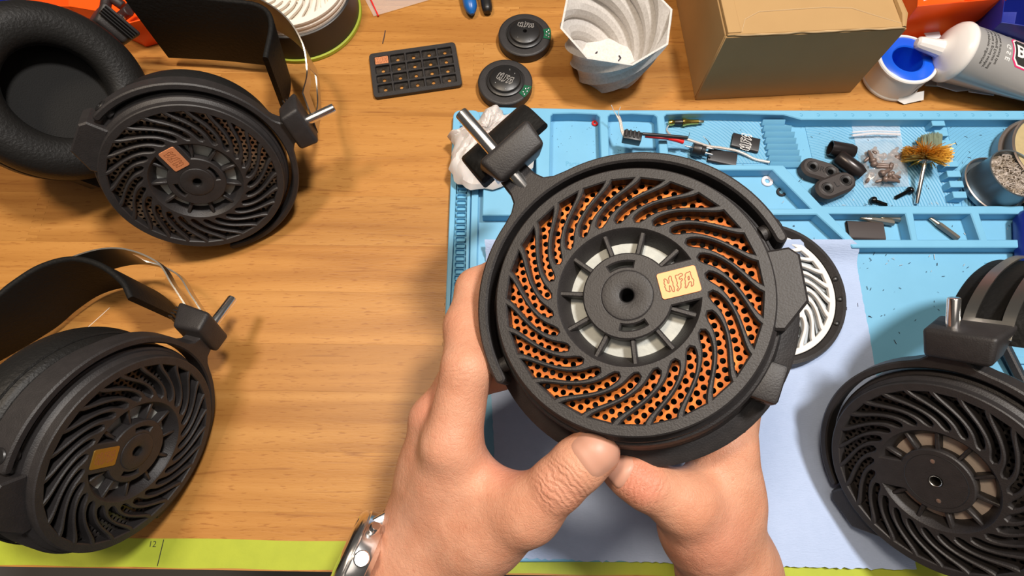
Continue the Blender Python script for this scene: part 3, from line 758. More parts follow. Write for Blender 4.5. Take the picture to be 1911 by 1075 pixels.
# ================================================================== HANDS
def skin_mat(name, spots, knuck):
    m = mat(name, (.63, .315, .20), .50, var=(70, .8, (.55, .24, .14)), sss=(.14, .003), spec=.36)
    nt = m.node_tree; N = nt.nodes; L = nt.links; b = N['Principled BSDF']; tc = N['Texture Coordinate'] if 'Texture Coordinate' in N else N.new('ShaderNodeTexCoord')
    cur = b.inputs['Base Color'].links[0].from_socket
    def ball(cn, rad):
        vm = N.new('ShaderNodeVectorMath'); vm.operation = 'DISTANCE'; vm.inputs[1].default_value = tuple(np.array(cn) * MM); L.new(tc.outputs['Object'], vm.inputs[0])
        mr = N.new('ShaderNodeMapRange'); mr.interpolation_type = 'SMOOTHSTEP'; mr.inputs[1].default_value = rad * MM; mr.inputs[2].default_value = rad * .3 * MM; mr.inputs[3].default_value = 0; mr.inputs[4].default_value = 1
        L.new(vm.outputs['Value'], mr.inputs[0]); return mr.outputs[0]
    for cn, rad, amt, col in spots:
        mx = N.new('ShaderNodeMix'); mx.data_type = 'RGBA'; ml = N.new('ShaderNodeMath'); ml.operation = 'MULTIPLY'; ml.inputs[1].default_value = amt
        L.new(ball(cn, rad), ml.inputs[0]); L.new(ml.outputs[0], mx.inputs['Factor']); L.new(cur, mx.inputs['A']); mx.inputs['B'].default_value = (*col, 1); cur = mx.outputs['Result']
    L.new(cur, b.inputs['Base Color'])
    nd = N.new('ShaderNodeTexNoise'); nd.inputs['Scale'].default_value = 260; nd.inputs['Detail'].default_value = 2; L.new(tc.outputs['Object'], nd.inputs['Vector'])
    va = N.new('ShaderNodeVectorMath'); va.operation = 'MULTIPLY_ADD'; va.inputs[1].default_value = (.003, .003, .003); L.new(nd.outputs['Color'], va.inputs[0]); L.new(tc.outputs['Object'], va.inputs[2])
    vo = N.new('ShaderNodeTexVoronoi'); vo.feature = 'DISTANCE_TO_EDGE'; vo.inputs['Scale'].default_value = 560; L.new(va.outputs[0], vo.inputs['Vector'])
    pw = N.new('ShaderNodeMapRange'); pw.inputs[2].default_value = .12; L.new(vo.outputs['Distance'], pw.inputs[0])
    bp = N.new('ShaderNodeBump'); bp.inputs['Strength'].default_value = .30; bp.inputs['Distance'].default_value = .00022; L.new(pw.outputs[0], bp.inputs['Height'])
    nz = N.new('ShaderNodeTexNoise'); nz.inputs['Scale'].default_value = 130; nz.inputs['Detail'].default_value = 6; nz.inputs['Roughness'].default_value = .65; L.new(tc.outputs['Object'], nz.inputs['Vector'])
    bp2 = N.new('ShaderNodeBump'); bp2.inputs['Strength'].default_value = .35; bp2.inputs['Distance'].default_value = .0018; L.new(nz.outputs['Fac'], bp2.inputs['Height']); L.new(bp.outputs[0], bp2.inputs['Normal'])
    nr = N.new('ShaderNodeTexNoise'); nr.inputs['Scale'].default_value = 420; nr.inputs['Detail'].default_value = 3; L.new(tc.outputs['Object'], nr.inputs['Vector'])
    mf = N.new('ShaderNodeMapRange'); mf.inputs[1].default_value = .60; mf.inputs[2].default_value = .78; mf.inputs[4].default_value = .45; L.new(nr.outputs['Fac'], mf.inputs[0])
    mxf = N.new('ShaderNodeMix'); mxf.data_type = 'RGBA'; L.new(mf.outputs[0], mxf.inputs['Factor']); L.new(cur, mxf.inputs['A']); mxf.inputs['B'].default_value = (.50, .18, .11, 1); L.new(mxf.outputs['Result'], b.inputs['Base Color'])
    last = bp2
    for cn, rad, rot, amt_ in knuck:                             # folded skin over the knuckles
        mp = N.new('ShaderNodeMapping'); mp.inputs['Rotation'].default_value = (0, 0, rot); mp.vector_type = 'TEXTURE'; L.new(tc.outputs['Object'], mp.inputs[0])
        wv = N.new('ShaderNodeTexWave'); wv.wave_type = 'BANDS'; wv.bands_direction = 'X'; wv.inputs['Scale'].default_value = 150; wv.inputs['Distortion'].default_value = 9; wv.inputs['Detail'].default_value = 3; wv.inputs['Detail Scale'].default_value = 1.4
        L.new(mp.outputs[0], wv.inputs['Vector'])
        ml = N.new('ShaderNodeMath'); ml.operation = 'MULTIPLY'; L.new(wv.outputs['Fac'], ml.inputs[0]); L.new(ball(cn, rad), ml.inputs[1])
        b3 = N.new('ShaderNodeBump'); b3.inputs['Strength'].default_value = amt_; b3.inputs['Distance'].default_value = .0009; L.new(ml.outputs[0], b3.inputs['Height']); L.new(last.outputs[0], b3.inputs['Normal']); last = b3
    L.new(last.outputs[0], b.inputs['Normal'])
    return m
M_NAIL = mat('fingernail', (.55, .285, .20), .46, coat=0.0, sss=(.1, .002))
def chain(pts, k=4.0):
    P = [(atd(x, y, d), r) for x, y, d, r in pts]
    return [(P[i][0], P[i + 1][0], P[i][1], P[i + 1][1], k) for i in range(len(P) - 1)]
def nail(prims, cpt, zax, yax, w, l):
    A = frame(cpt, zax, yax); n = 15; V = []; F = []
    for i in range(n):
        for j in range(n):
            u, v = (2 * i / (n - 1) - 1), (2 * j / (n - 1) - 1)
            # squircle outline, square at the root side and rounded at the tip
            ww = math.sqrt(max(0, 1 - .22 * abs(v) ** 4)); ll = math.sqrt(max(0, 1 - .24 * abs(u) ** 4))
            p = np.array([u * w / 2 * ww, v * l / 2 * ll, 16.0]); q = ap(A, [p])[0]; d = -A[:3, 2]
            for _ in range(60):
                s = sdf_eval(q[None, :], prims)[0]
                if s < .04: break
                q = q + d * min(s * .9, 4)
            e = max(abs(u), abs(v)); q = q + A[:3, 2] * (.75 * (1 - e ** 8) + (.35 if v > .6 else 0) * 0 - .08 * (e > .99)); V.append(q)
    for i in range(n - 1):
        for j in range(n - 1): F.append((i * n + j, (i + 1) * n + j, (i + 1) * n + j + 1, i * n + j + 1))
    return np.array(V), F

# hand wearing the watch
HL = []
HL += chain([(782, 1065, 256, 20), (838, 905, 241, 16), (843, 832, 229, 12.3)], 9)             # index metacarpal
HL += chain([(843, 832, 229, 12.0), (871, 690, 228, 9.9), (873, 610, 243, 9.9), (890, 540, 256, 9.2), (950, 500, 268, 7.8)], 4)
HL += chain([(760, 1060, 262, 19), (812, 880, 252, 15), (814, 786, 246, 11.6)], 9)             # middle metacarpal
HL += chain([(814, 786, 247, 11), (858, 715, 250, 9.6), (935, 688, 256, 8.9), (1010, 640, 262, 8.2)], 4)
HL += chain([(770, 1060, 272, 17), (822, 900, 270, 13), (842, 805, 266, 11)], 9)
HL += chain([(842, 805, 266, 10), (868, 715, 274, 9), (960, 650, 272, 8)], 4)
HL += chain([(842, 850, 282, 10), (868, 735, 290, 8.5), (940, 655, 286, 7.5)], 5)
HL += chain([(800, 1060, 254, 19), (900, 992, 236, 16.5), (985, 952, 219, 12.4)], 10)          # thumb base
HL += chain([(985, 952, 219, 12.0), (1042, 902, 211, 10.3)], 6)
HL += chain([(1042, 902, 211, 9.9), (1078, 868, 208.5, 9.9), (1109, 843, 207.5, 9.5)], 3)
HL += chain([(868, 880, 234, 9), (935, 925, 228, 9.5)], 10)                                      # web
HL += chain([(790, 1060, 258, 21), (690, 1320, 258, 25)], 12)
HL += chain([(752, 1070, 262, 18), (650, 1320, 262, 22)], 12)
# hand without a watch
HR = []
HR += chain([(1350, 1075, 252, 17.5), (1310, 985, 236, 16), (1278, 940, 224, 12.2)], 10)
HR += chain([(1278, 940, 223, 11.6), (1206, 904, 218, 9.7)], 6)
HR += chain([(1206, 904, 218, 9.4), (1176, 884, 219.5, 9.0), (1154, 869, 222.5, 8.2)], 3)
HR += chain([(1362, 1070, 252, 18.5), (1358, 930, 240, 13.5), (1356, 828, 236, 11.6)], 9)
HR += chain([(1356, 828, 236, 11.6), (1371, 745, 243, 10), (1372, 660, 258, 9), (1310, 600, 264, 8)], 4)
HR += chain([(1350, 1060, 266, 17), (1352, 930, 258, 13), (1362, 838, 254, 11)], 9)
HR += chain([(1362, 838, 254, 11), (1384, 735, 262, 9.5), (1398, 655, 262, 9), (1330, 610, 268, 8)], 4)
HR += chain([(1352, 930, 272, 12), (1360, 840, 272, 10), (1375, 740, 278, 9), (1330, 650, 276, 8)], 6)
HR += chain([(1310, 925, 232, 9.5), (1345, 880, 236, 9.5)], 12)                                 # web
HR += chain([(1355, 1060, 254, 18.5), (1400, 1330, 256, 24)], 12)
HR += chain([(1375, 1060, 262, 16.5), (1440, 1330, 262, 21)], 12)
lo = np.array([-400, -150, 20])
for prims, nm, lab in ((HL, 'hand', 'bare hand wearing a steel watch, thumb crossing in front below the orange headphone'), (HR, 'hand', 'bare hand without a watch, its thumb tucked under the other thumb')):
    V, F = sdf_body(prims, 1.15, lo=np.array([-400, -112, 30]))
    loc = np.array([V[:, 0].mean(), V[:, 1].mean(), V[:, 2].min()])
    R3 = lambda p: np.array(p) - loc
    if prims is HL:
        spots = [(R3(atd(822, 812, 208)), 13, .42, (.64, .20, .145)), (R3(atd(1040, 915, 201)), 15, .30, (.62, .24, .16)), (R3(atd(1130, 835, 204)), 11, .35, (.66, .23, .16)), (R3(atd(955, 875, 225)), 16, .35, (.60, .19, .13)), (R3(atd(790, 750, 235)), 16, .30, (.62, .22, .15))]
        kn = [(R3(atd(1045, 908, 201)), 15, math.radians(42), .32), (R3(atd(852, 682, 210)), 13, math.radians(95), .22)]
    else:
        spots = [(R3(atd(1195, 900, 209)), 13, .50, (.62, .18, .12)), (R3(atd(1320, 1000, 225)), 24, .35, (.60, .22, .15)), (R3(atd(1140, 860, 214)), 10, .35, (.64, .22, .15))]
        kn = [(R3(atd(1200, 900, 209)), 13, math.radians(-30), .25)]
    o = rawobj(nm, V - loc, F.tolist(), skin_mat('skin_' + ('watch' if prims is HL else 'bare'), spots, kn), 180)
    o.location = loc * MM; setp(o, lab, 'hand', 'hands holding the headphone')
    sm = o.modifiers.new('soften', 'SMOOTH'); sm.factor = .5; sm.iterations = 4
    if prims is HL: ng = nail(prims, atd(1115, 840, 203), nrm(CAM - atd(1115, 840, 203)) + RT * .05 + UP * .05, atd(1150, 812, 211) - atd(1080, 868, 210.5), 15.6, 15.2)
    else: ng = nail(prims, atd(1146, 872, 214), nrm(CAM - atd(1150, 868, 222)) - RT * .3 - UP * .55, atd(1120, 850, 223) - atd(1206, 904, 219), 11.5, 12.5)
    p = rawobj('thumbnail', ng[0] - loc, ng[1], M_NAIL, 60); p.parent = o

# ------------------------------------------------------------------ wristwatch
wc = atd(664, 1042, 250); ax = nrm(-RT * .86 + UP * .42 - FW * .10); crown = nrm(-FW * .8 + UP * .55 - RT * .1)
WM = frame(wc, ax, np.cross(ax, crown))                   # z: dial, x: crown side
wt = Thing('wristwatch', 'polished steel chronograph wristwatch on a black strap, seen edge-on', 'watch', wc - np.array([0, 0, 21]))
wt.part('case', disc_cap([(17, -5.5), (19.6, -5.0), (20.4, -3), (20.4, 2.2), (19.4, 3.0)], 72), M_STEEL, WM)
wt.part('bezel', lathe([(19.2, 3.0), (19.8, 3.6), (19.6, 4.6), (18.6, 5.6), (17.0, 6.4), (16.2, 6.2), (15.8, 5.6)], 72), M_STEEL, WM)
wt.part('crystal', lathe([(16.2, 5.8), (10, 6.7), (.01, 7.0)], 48), mat('watch_crystal', (.05, .05, .06), .05, coat=.5), WM)
wt.part('case_back', disc_cap([(17.4, -5.4), (16, -7.4)], 48), M_STEEL, WM)
for a, r, l in ((0, 3.3, 4.2),):
    A = WM @ frame((20, 0, -.9), (1, 0, 0), (0, 0, 1))
    wt.part('crown', disc_cap([(r * .8, 0), (r, .6), (r, l - .5), (r * .85, l)], 28), M_STEEL, A)
for a in (33, -33):
    A = WM @ frame((20.2 * math.cos(math.radians(a)), 20.2 * math.sin(math.radians(a)), -.9), (math.cos(math.radians(a)), math.sin(math.radians(a)), 0), (0, 0, 1))
    wt.part('pusher', disc_cap([(1.5, 0), (1.5, 2), (2.3, 2.2), (2.3, 4.2), (1.9, 4.7)], 24), M_STEEL, A)
for sy in (1, -1):
    for sx in (1, -1):
        P = [(9.5 * sx, 16 * sy, -4.5), (13.0 * sx, 15 * sy, -4.5), (12.4 * sx, 22.5 * sy, -7.2), (9.6 * sx, 22.5 * sy, -7.2), (9.5 * sx, 16 * sy, 2), (13.0 * sx, 15 * sy, 2), (12.4 * sx, 22.5 * sy, -4.0), (9.6 * sx, 22.5 * sy, -4.0)]
        wt.part('lug', hull8(P, .7, 2), M_STEEL, WM)
    wt.part('strap', sweep(spline([(0, 20.0 * sy, -4.6), (0, 26 * sy, -5.6), (0, 31.5 * sy, -9), (0, 35 * sy, -17)], 5), rsect(18, 3.4, 1.2, 3), (1, 0, 0)), M_LEATHER, WM)

# ================================================================== THINGS ON THE BENCH
# ---- two loose drivers
def driver(px, py, ang, label, tab):
    c = un(px, py, 0); M = flat((c[0], c[1], 0), ang)
    t = Thing('headphone_driver', label, 'driver', c, 'loose headphone drivers on the bench')
    t.part('driver_body', disc_cap([(19.3, 0), (20, .7), (20, 7.2), (19.2, 8.0), (18.4, 8.1), (14.6, 8.1), (14.4, 7.6), (13.8, 7.6)], 72), M_BLACK, M)
    t.part('magnet_cover', lathe([(13.6, 7.6), (13.6, 9.2), (12.6, 9.6), (11.6, 9.7), (11.3, 10.8), (10.7, 11.3), (1.6, 11.3), (1.4, 10.8), (1.4, 7)], 64), M_BLACK2, M)
    tb = t.part('circuit_tab', plate(np.array(arc(19.9, tab - 16, tab + 16, 12) + arc(14.4, tab + 16, tab - 16, 12)), [], 8.0, 8.6, .1), M_PCB, M)
    for k, (r, a) in enumerate(((18.2, -10), (16.2, -6), (18.4, 0), (16.4, 5), (18.2, 10))):
        a = math.radians(tab + a)
        t.part('solder_dot', tr(lathe([(.95, 0), (.8, .4), (.4, .7), (.01, .75)], 12), flat((r * math.cos(a), r * math.sin(a), 8.55))), M_SOLDER, M, parent=tb)
    t.part('etched_logo', tr(logo(7.2, .35, 0, .05), flat((0, 0 if ang < -10 else 5.5, 11.32), 0) @ np.diag([1, 1 if ang < -10 else .62, 1, 1])), M_SILKPRINT, M, smooth=0)
    for r, a in ((8.2, 60), (9.0, -60), (8.0, 235), (8.8, 95)):
        a = math.radians(a); t.part('solder_speck', tr(lathe([(.55, 0), (.35, .3), (.01, .4)], 8), flat((r * math.cos(a), r * math.sin(a), 11.25))), M_SOLDER, M)
driver(979, 78, -8, 'round black headphone driver farther from the mat, closest to the white vase', 8)
driver(943, 165, -28, 'round black headphone driver touching the blue mat edge', -2)

# ---- parts tray with cells
c4 = [un(x, y, 3) for x, y in ((688, 100), (850, 79), (862, 158), (698, 184))]
cc = sum(c4) / 4; xd = nrm((c4[1] - c4[0]) + (c4[2] - c4[3])); wd = (np.linalg.norm(c4[1] - c4[0]) + np.linalg.norm(c4[2] - c4[3])) / 2; hd = (np.linalg.norm(c4[3] - c4[0]) + np.linalg.norm(c4[2] - c4[1])) / 2
TM = flat((cc[0], cc[1], 0), math.degrees(math.atan2(xd[1], xd[0])))
ty = Thing('parts_tray', 'flat black tray of twenty cells with one copper badge', 'tray', (cc[0], cc[1], 0))
cw, ch = (wd - 6) / 5, (hd - 6) / 4
cells, dots = [], []
for i in range(5):
    for j in range(4):
        x0 = -wd / 2 + 3 + i * cw; y0 = -hd / 2 + 3 + j * ch
        if not (i == 0 and j == 3): dots.append(circ(1.45, 16, x0 + cw / 2, y0 + ch / 2))
        cells.append(rrect(x0 + .7, x0 + cw - .7, y0 + .7, y0 + ch - .7, .6, 3))
ty.part('tray_floor', plate(rrect(-wd / 2 + .3, wd / 2 - .3, -hd / 2 + .3, hd / 2 - .3, 2.6), dots, 0, 1.2), mat('dusty_black_plastic', (.018, .015, .012), .35, var=(350, .6, (.06, .05, .045))), TM)
ty.part('cell_walls', plate(rrect(-wd / 2, wd / 2, -hd / 2, hd / 2, 3), cells, 1.2, 3.4, .3), M_BLACK, TM)
x0 = -wd / 2 + 3; y0 = -hd / 2 + 3 + 3 * ch
single('logo_badge', 'copper logo badge lying in the corner cell of the black tray', 'badge', plate(rrect(x0 + 1, x0 + cw - 1, y0 + 1, y0 + ch - 1, .6), [], 1.25, 3.2, .2), M_COPPER, TM)
lb = bpy.data.objects['logo_badge']; V, F = tr(logo(5.2, .3, 3.18, .05), TM @ flat((x0 + cw / 2, y0 + ch / 2, 0))); q = rawobj('badge_logo', V - np.array(lb.location) / MM, F, M_GROOVE, 0); q.parent = lb

single('wire_offcut', 'thin dark wire offcut standing alone on the wood', 'wire', tube([un(714, 81, .4), un(717, 68, .6), un(719, 57, .4)], .35, 6), M_DEBRIS)

# ---- stack of lattice discs on a black puck with green base
c = un(567, 30, 0)
st_ = Thing('disc_stack', 'stack of cream lattice discs on a black puck with lime green base', 'disc stack', c)
st_.part('green_base', disc_cap([(45, 0), (45.6, .5), (45.6, 3), (45, 3.4)], 96), M_GREEN, flat(c))
st_.part('puck', disc_cap([(44, 3.4), (44.2, 3.6), (44.2, 25), (43.6, 25.5)], 96), mat('satin_black_drum', (.022, .019, .017), .42), flat(c))
for k in range(5):
    z = 25.5 + k * 1.9
    st_.part('lattice_disc', plate(circ(42.6 - (k % 2) * .5, 96), (openings(-1, 20, 37.5, 30, 24, .2, .28, .3) + [circ(15, 40)]) if k > 2 else [circ(15, 40)], z, z + 1.75, .25), M_CREAM, flat((c[0] + (k % 3) * .3, c[1] - (k % 2) * .3, 0), k * 3))

# ---- zip bag with red seal, top of the frame
def film(corners, z, seed, amp=.8, n=26, thick=None):
    P = [np.array(p, float) for p in corners]; V = []; F = []; r = np.random.default_rng(seed); ph = r.uniform(0, 6, 8)
    for i in range(n):
        for j in range(n):
            u, v = i / (n - 1), j / (n - 1); p = (P[0] * (1 - u) + P[1] * u) * (1 - v) + (P[3] * (1 - u) + P[2] * u) * v
            e = min(1, 6 * min(u, 1 - u, v, 1 - v) + .1)
            zz = z(u, v) + amp * e * (math.sin(11 * u + ph[0] + 4 * v) + math.sin(15 * v + ph[1] - 5 * u) + .6 * math.sin(27 * u * v + ph[2]) + .5 * math.sin(31 * (u - v) + ph[3])) * .4
            V.append((p[0], p[1], max(zz, p[2])))
    for i in range(n - 1):
        for j in range(n - 1): F.append((i * n + j, (i + 1) * n + j, (i + 1) * n + j + 1, i * n + j + 1))
    return np.array(V), F
cr = [un(684, 0, .3), un(804, -8, .3), un(750, -90, .3), un(640, -80, .3)]
cr = [un(698, 32, .3), un(806, 0, .3), un(770, -90, .3), un(650, -60, .3)]
zb = Thing('zip_bag', 'clear zip bag with a red seal line lying on the wood', 'bag', un(730, -20, 0))
zb.part('bag_film', film(cr, lambda u, v: 1.2 + 3 * math.sin(math.pi * u) * math.sin(math.pi * v), 3), M_BAG)
zb.part('red_seal', tube([un(706, 30, 1.2), un(692, 0, 1.6), un(672, -45, 1.6)], .7, 6), M_RED)

# ---- pliers grips
c = un(880, 12, 6)
pl = Thing('pliers', 'pliers with one blue and one black grip at the bench back', 'pliers', (c[0], c[1], 0))
pl.part('blue_grip', tube(spline([un(881, 27, 5), un(878, 12, 6), un(873, -15, 7), un(865, -60, 8)], 5), np.interp(np.arange(16), [0, 2, 5, 15], [1.4, 3.6, 5.2, 6]), 14), M_PLIERS)
pl.part('black_grip', tube(spline([un(910, 23, 4.5), un(908, 8, 5), un(902, -20, 6), un(885, -60, 8)], 5), np.interp(np.arange(16), [0, 1, 3, 15], [2.0, 3.6, 4.2, 4.6]), 14), M_BLACK2)
pl.part('jaw', hull8([(un(850, -70, 4))[:2].tolist() + [3], (un(900, -70, 4))[:2].tolist() + [3], (un(890, -130, 4))[:2].tolist() + [3], (un(870, -130, 4))[:2].tolist() + [3], (un(850, -70, 4))[:2].tolist() + [11], (un(900, -70, 4))[:2].tolist() + [11], (un(890, -130, 4))[:2].tolist() + [9], (un(870, -130, 4))[:2].tolist() + [9]], 1.2), M_STEEL)

# ---- twisted white vase
c = un(1131, 122, 0); Hh_ = 46.0; ns = 8
vs = Thing('twisted_vase', 'white speckled vase with twisted facets, open at the top', 'vase', c)
def vase(sign, ro, rb, z0, tw0):
    V, F = [], []; K = 40
    for k in range(K + 1):
        s = k / K; r = rb + (ro - rb) * (s ** .85); z = z0 + (Hh_ - z0) * s; tw = math.radians(tw0 + 112 * s)
        for i in range(ns):
            a0 = tw + 2 * math.pi * i / ns; a1 = tw + 2 * math.pi * (i + 1) / ns
            p0 = np.array([math.cos(a0), math.sin(a0)]) * r; p1 = np.array([math.cos(a1), math.sin(a1)]) * r
            for j in range(4): p = (p0 + (p1 - p0) * j / 4) * (1 - .055 * math.sin(math.pi * j / 4) * min(1, 4 * (1 - s))); V.append((p[0], p[1], z))
    m = ns * 4
    for k in range(K):
        for i in range(m): q = (k * m + i, k * m + (i + 1) % m, (k + 1) * m + (i + 1) % m, (k + 1) * m + i); F.append(q if sign > 0 else q[::-1])
    return np.array(V), F, m, K
A = vase(1, 39.5, 25.5, 0, -100); B = vase(-1, 38.0, 24.0, 2.0, -100)
V, F = join((A[0], A[1]), (B[0], B[1])); na = len(A[0]); m = A[2]; K = A[3]
F += [(K * m + i, K * m + (i + 1) % m, na + K * m + (i + 1) % m, na + K * m + i) for i in range(m)]
vs.part('twisted_wall', (V, F), M_SPECK, flat(c), smooth=12)
vs.part('vase_floor', plate(B[0][:m, :2] * 1.02, [], 0.2, 2.2), M_SPECK, flat(c))
for (dx, dy, l, a) in ((9, 2, 3, .9), (-9, -9, 1.6, 2.2), (-8, 9, 1.2, .3), (11, -7, 2.4, 1.2)):
    vs.part('dark_scrap', tube([ap(flat(c), [(dx, dy, 2.5)])[0], ap(flat(c), [(dx + l * math.cos(a), dy + l * math.sin(a), 3.2)])[0], ap(flat(c), [(dx + 1.6 * l * math.cos(a + .5), dy + 1.6 * l * math.sin(a + .5), 2.6)])[0]], .5, 6), M_DEBRIS)

# ---- cardboard box
b0 = un(1297, 187, 0); b1 = un(1578, 173, 0); HB = 63.0
bx = Thing('cardboard_box', 'closed brown cardboard box with creased top flaps', 'box', (b0[0], b0[1], 0))
bd = math.degrees(math.atan2(b1[1] - b0[1], b1[0] - b0[0])); KM = flat((b0[0], b0[1], 0), bd); bw = np.linalg.norm(b1[:2] - b0[:2]) + 4; bdp = 118.0
def panel(x0, x1, y0, y1, z0, z1, nm): bx.part(nm, box(x0, x1, y0, y1, z0, z1, .5, 1), M_CARD, KM)
panel(0, bw, 0, 1.6, 0, HB, 'front_panel'); panel(0, 1.6, 1.7, bdp - 1.7, 0, HB, 'side_panel'); panel(bw - 1.6, bw, 1.7, bdp - 1.7, 0, HB, 'side_panel')
panel(0, bw, bdp - 1.6, bdp, 0, HB, 'back_panel'); panel(1.7, bw - 1.7, 1.7, bdp - 1.7, .1, 1.6, 'bottom_panel')
bx.part('top_flap', plate(np.array([(1.0, .4), (bw - 1.5, .4), (bw - 1.2, 44), (.8, 44)]), [], HB, HB + 1.7, .5), M_CARD, KM)
bx.part('top_flap', plate(np.array([(.8, 44.6), (bw - 1.2, 44.6), (bw - .6, bdp), (.6, bdp)]), [], HB, HB + 1.7, .5), M_CARD, KM)
cre = [(x, .5 + .25 * math.sin(x * .17) + .15 * math.sin(x * .43), HB + .8 + .15 * math.sin(x * .3)) for x in np.linspace(6, bw - 2, 50)]
bx.part('worn_edge', tube(cre, np.abs(np.sin(np.arange(50) * .31)) * .25 + .45, 6), M_CARDEDGE, KM)
bx.part('side_flap_edge', box(1, 9.5, 1.5, bdp - 6, HB + 1.6, HB + 2.5, .3, 1), M_CARD, KM)
bx.part('crease', tube([(10, 2, HB + 1.7), (14, 12, HB + 1.75), (24, 17.5, HB + 1.8), (66, 18.5, HB + 1.8), (84, 17, HB + 1.8), (100, 9, HB + 1.75), (bw - 4, 3, HB + 1.7)], .35, 5), M_CARDEDGE, KM)
bx.part('corner_fold', tube([(bw - 3, .5, HB + .8), (bw - 1.5, 9, HB + 2), (bw - 2.2, 22, HB + 2.2), (bw - 1.6, 45, HB + 2), (bw - 2, 80, HB + 1.6)], [1.6, 2.6, 2.2, 1.8, 1.2], 8), M_CARD, KM)

# ---- thread-seal tape spool
c = un(1660, 146, 0); c = np.array([c[0], c[1], 0])
sp = Thing('tape_spool', 'white plastic tape spool with a bright blue hub', 'spool', c)
SM_ = frame(c, (0, 0, 1), (0, 1, 0))
sp.part('white_shell', lathe([(20.6, 0), (21.2, .6), (21.2, 1.8), (20.4, 2.4), (20.2, 18.5), (21.2, 19.2), (21.4, 20.4), (20.8, 21.2), (19.2, 21.4), (18.9, 20.4)], 72), M_WHITE, SM_)
sp.part('blue_hub', lathe([(19.0, 20.6), (18.4, 21.0), (11.6, 21.2), (10.8, 20.4), (10.6, 2), (.01, 1.5)], 64), M_BLUE2, SM_)
lb_ = sp.part('paper_label', lathe([(20.35, 3.5), (20.45, 3.6), (20.45, 16.5), (20.35, 16.6)], 20, -72, -32), M_WHITEPRINT, SM_)
for k in range(14):
    a = -66 + k * 1.75
    sp.part('barcode_bar', lathe([(20.5, 5), (20.52, 5.1), (20.52, 12)], 2, a, a + RNG.choice([.5, .9, 1.2])), M_INK, SM_, parent=lb_)
sp.part('loose_tape_end', sweep([un(1680, 180, 4.5), un(1690, 186, 3.2), un(1706, 182, 3.4), un(1724, 178, 4.2)], [(-3.2, -.1), (3.2, -.1), (3.2, .1), (-3.2, .1)], (0, .75, .65)), M_WHITE)

# ---- glue tube lying on folded papers
a0 = un(1778, 98, 27); a1 = un(1960, 150, 17)
axd = a1 - a0; TLn = np.linalg.norm(axd); axd = axd / TLn
GM = frame(a0, nrm(np.cross(axd, np.cross(WZ, axd))), np.cross(WZ, axd) * -1 * -1)   # z up, y across (away), x along = cross
GM = np.eye(4); gx = axd; gy = nrm(np.cross(WZ, gx)); gz = np.cross(gx, gy); GM[:3, 0] = gx; GM[:3, 1] = gy; GM[:3, 2] = gz; GM[:3, 3] = a0
gt = Thing('glue_tube', 'silver-grey glue tube with a white conical nozzle and printed panel', 'glue tube', (a0[0], a0[1], 3))
LEN = 120.0
def tubept(s, ph):
    f = np.clip(s / LEN, 0, 1); hw = 19.2 + 5 * f; hh = 18.4 * (1 - f ** 1.25) + 1.0
    return np.array([s, hw * math.cos(ph), hh * math.sin(ph)])
V, F = [], []; ns_, np_ = 40, 56
for i in range(ns_ + 1):
    for j in range(np_): V.append(tubept(LEN * i / ns_, 2 * math.pi * j / np_))
for i in range(ns_):
    for j in range(np_): F.append((i * np_ + j, i * np_ + (j + 1) % np_, (i + 1) * np_ + (j + 1) % np_, (i + 1) * np_ + j))
F.append([ns_ * np_ + j for j in range(np_)])
gt.part('tube_body', (np.array(V), F), M_TUBEGREY, GM, smooth=60)
GX = GM @ frame((0, 0, 0), (-1, 0, 0), (0, 0, 1))
gt.part('shoulder_cap', lathe([(19.1, -2.5), (20.2, -1.5), (20.5, .2), (19.8, 2.2), (17.2, 4.8), (12, 7.6), (7.2, 9.4), (6.0, 10.4)], 64), M_NOZZLE, GX, smooth=50)
gt.part('nozzle', lathe([(6.2, 10.2), (5.8, 12.5), (5.2, 18), (4.6, 24), (4.0, 26.6), (2.4, 27.8), (.01, 28)], 14), M_NOZZLE, GX, smooth=20)
def on_tube(geo, s0, ph0, rot90=True, off=.14):
    V = np.asarray(geo[0], float); out = []
    for x, y, z in V:
        if rot90: s, q = s0 - y, x
        else: s, q = s0 + x, y
        ph = ph0 + q / 19.5; b = tubept(s, ph); e = tubept(s, ph + .01) - tubept(s, ph - .01); nn = nrm(np.cross(e, (1, 0, 0))); nn = nn if nn @ np.array([0, b[1], b[2]]) > 0 else -nn
        out.append(b + nn * (off + z))
    return np.array(out), geo[1]
def refine(geo, mx=1.0):
    bm = bmesh.new(); vs_ = [bm.verts.new(v) for v in geo[0]]
    for f in geo[1]:
        try: bm.faces.new([vs_[i] for i in f])
        except ValueError: pass
    for _ in range(3):
        es = [e for e in bm.edges if e.calc_length() > mx]
        if not es: break
        bmesh.ops.subdivide_edges(bm, edges=es, cuts=1); bmesh.ops.triangulate(bm, faces=bm.faces[:])
    return bmgeo(bm)
pn = 2.35
for k, s in enumerate(('Is a surpose adhesive', 'This was a good sealer', 'Bead-sealing Estate and', 'Mad fane around the')):
    gt.part('printed_line', on_tube(text_geo(s, 3.1), 9.5 + 3.2 * k, 1.16 - .04 * k), M_INK, GM, smooth=0)
gt.part('printed_letters', on_tube(refine(text_geo('G S E', 5.2, .08)), 27.5, 1.52), M_WHITEPRINT, GM, smooth=0)
oc = lambda hx, hy, ch_: np.array([(-hx, -hy + ch_), (-hx + ch_, -hy), (hx - ch_, -hy), (hx, -hy + ch_), (hx, hy - ch_), (hx - ch_, hy), (-hx + ch_, hy), (-hx, hy - ch_)])
def patch(hx, hy, ch_, m_, off, nm, holes=None):
    gt.part(nm, on_tube(refine(plate(oc(hx, hy, ch_), holes or [], 0, .02, 0, False), 2.0), 45, 1.60, False, off), m_, GM, smooth=0)
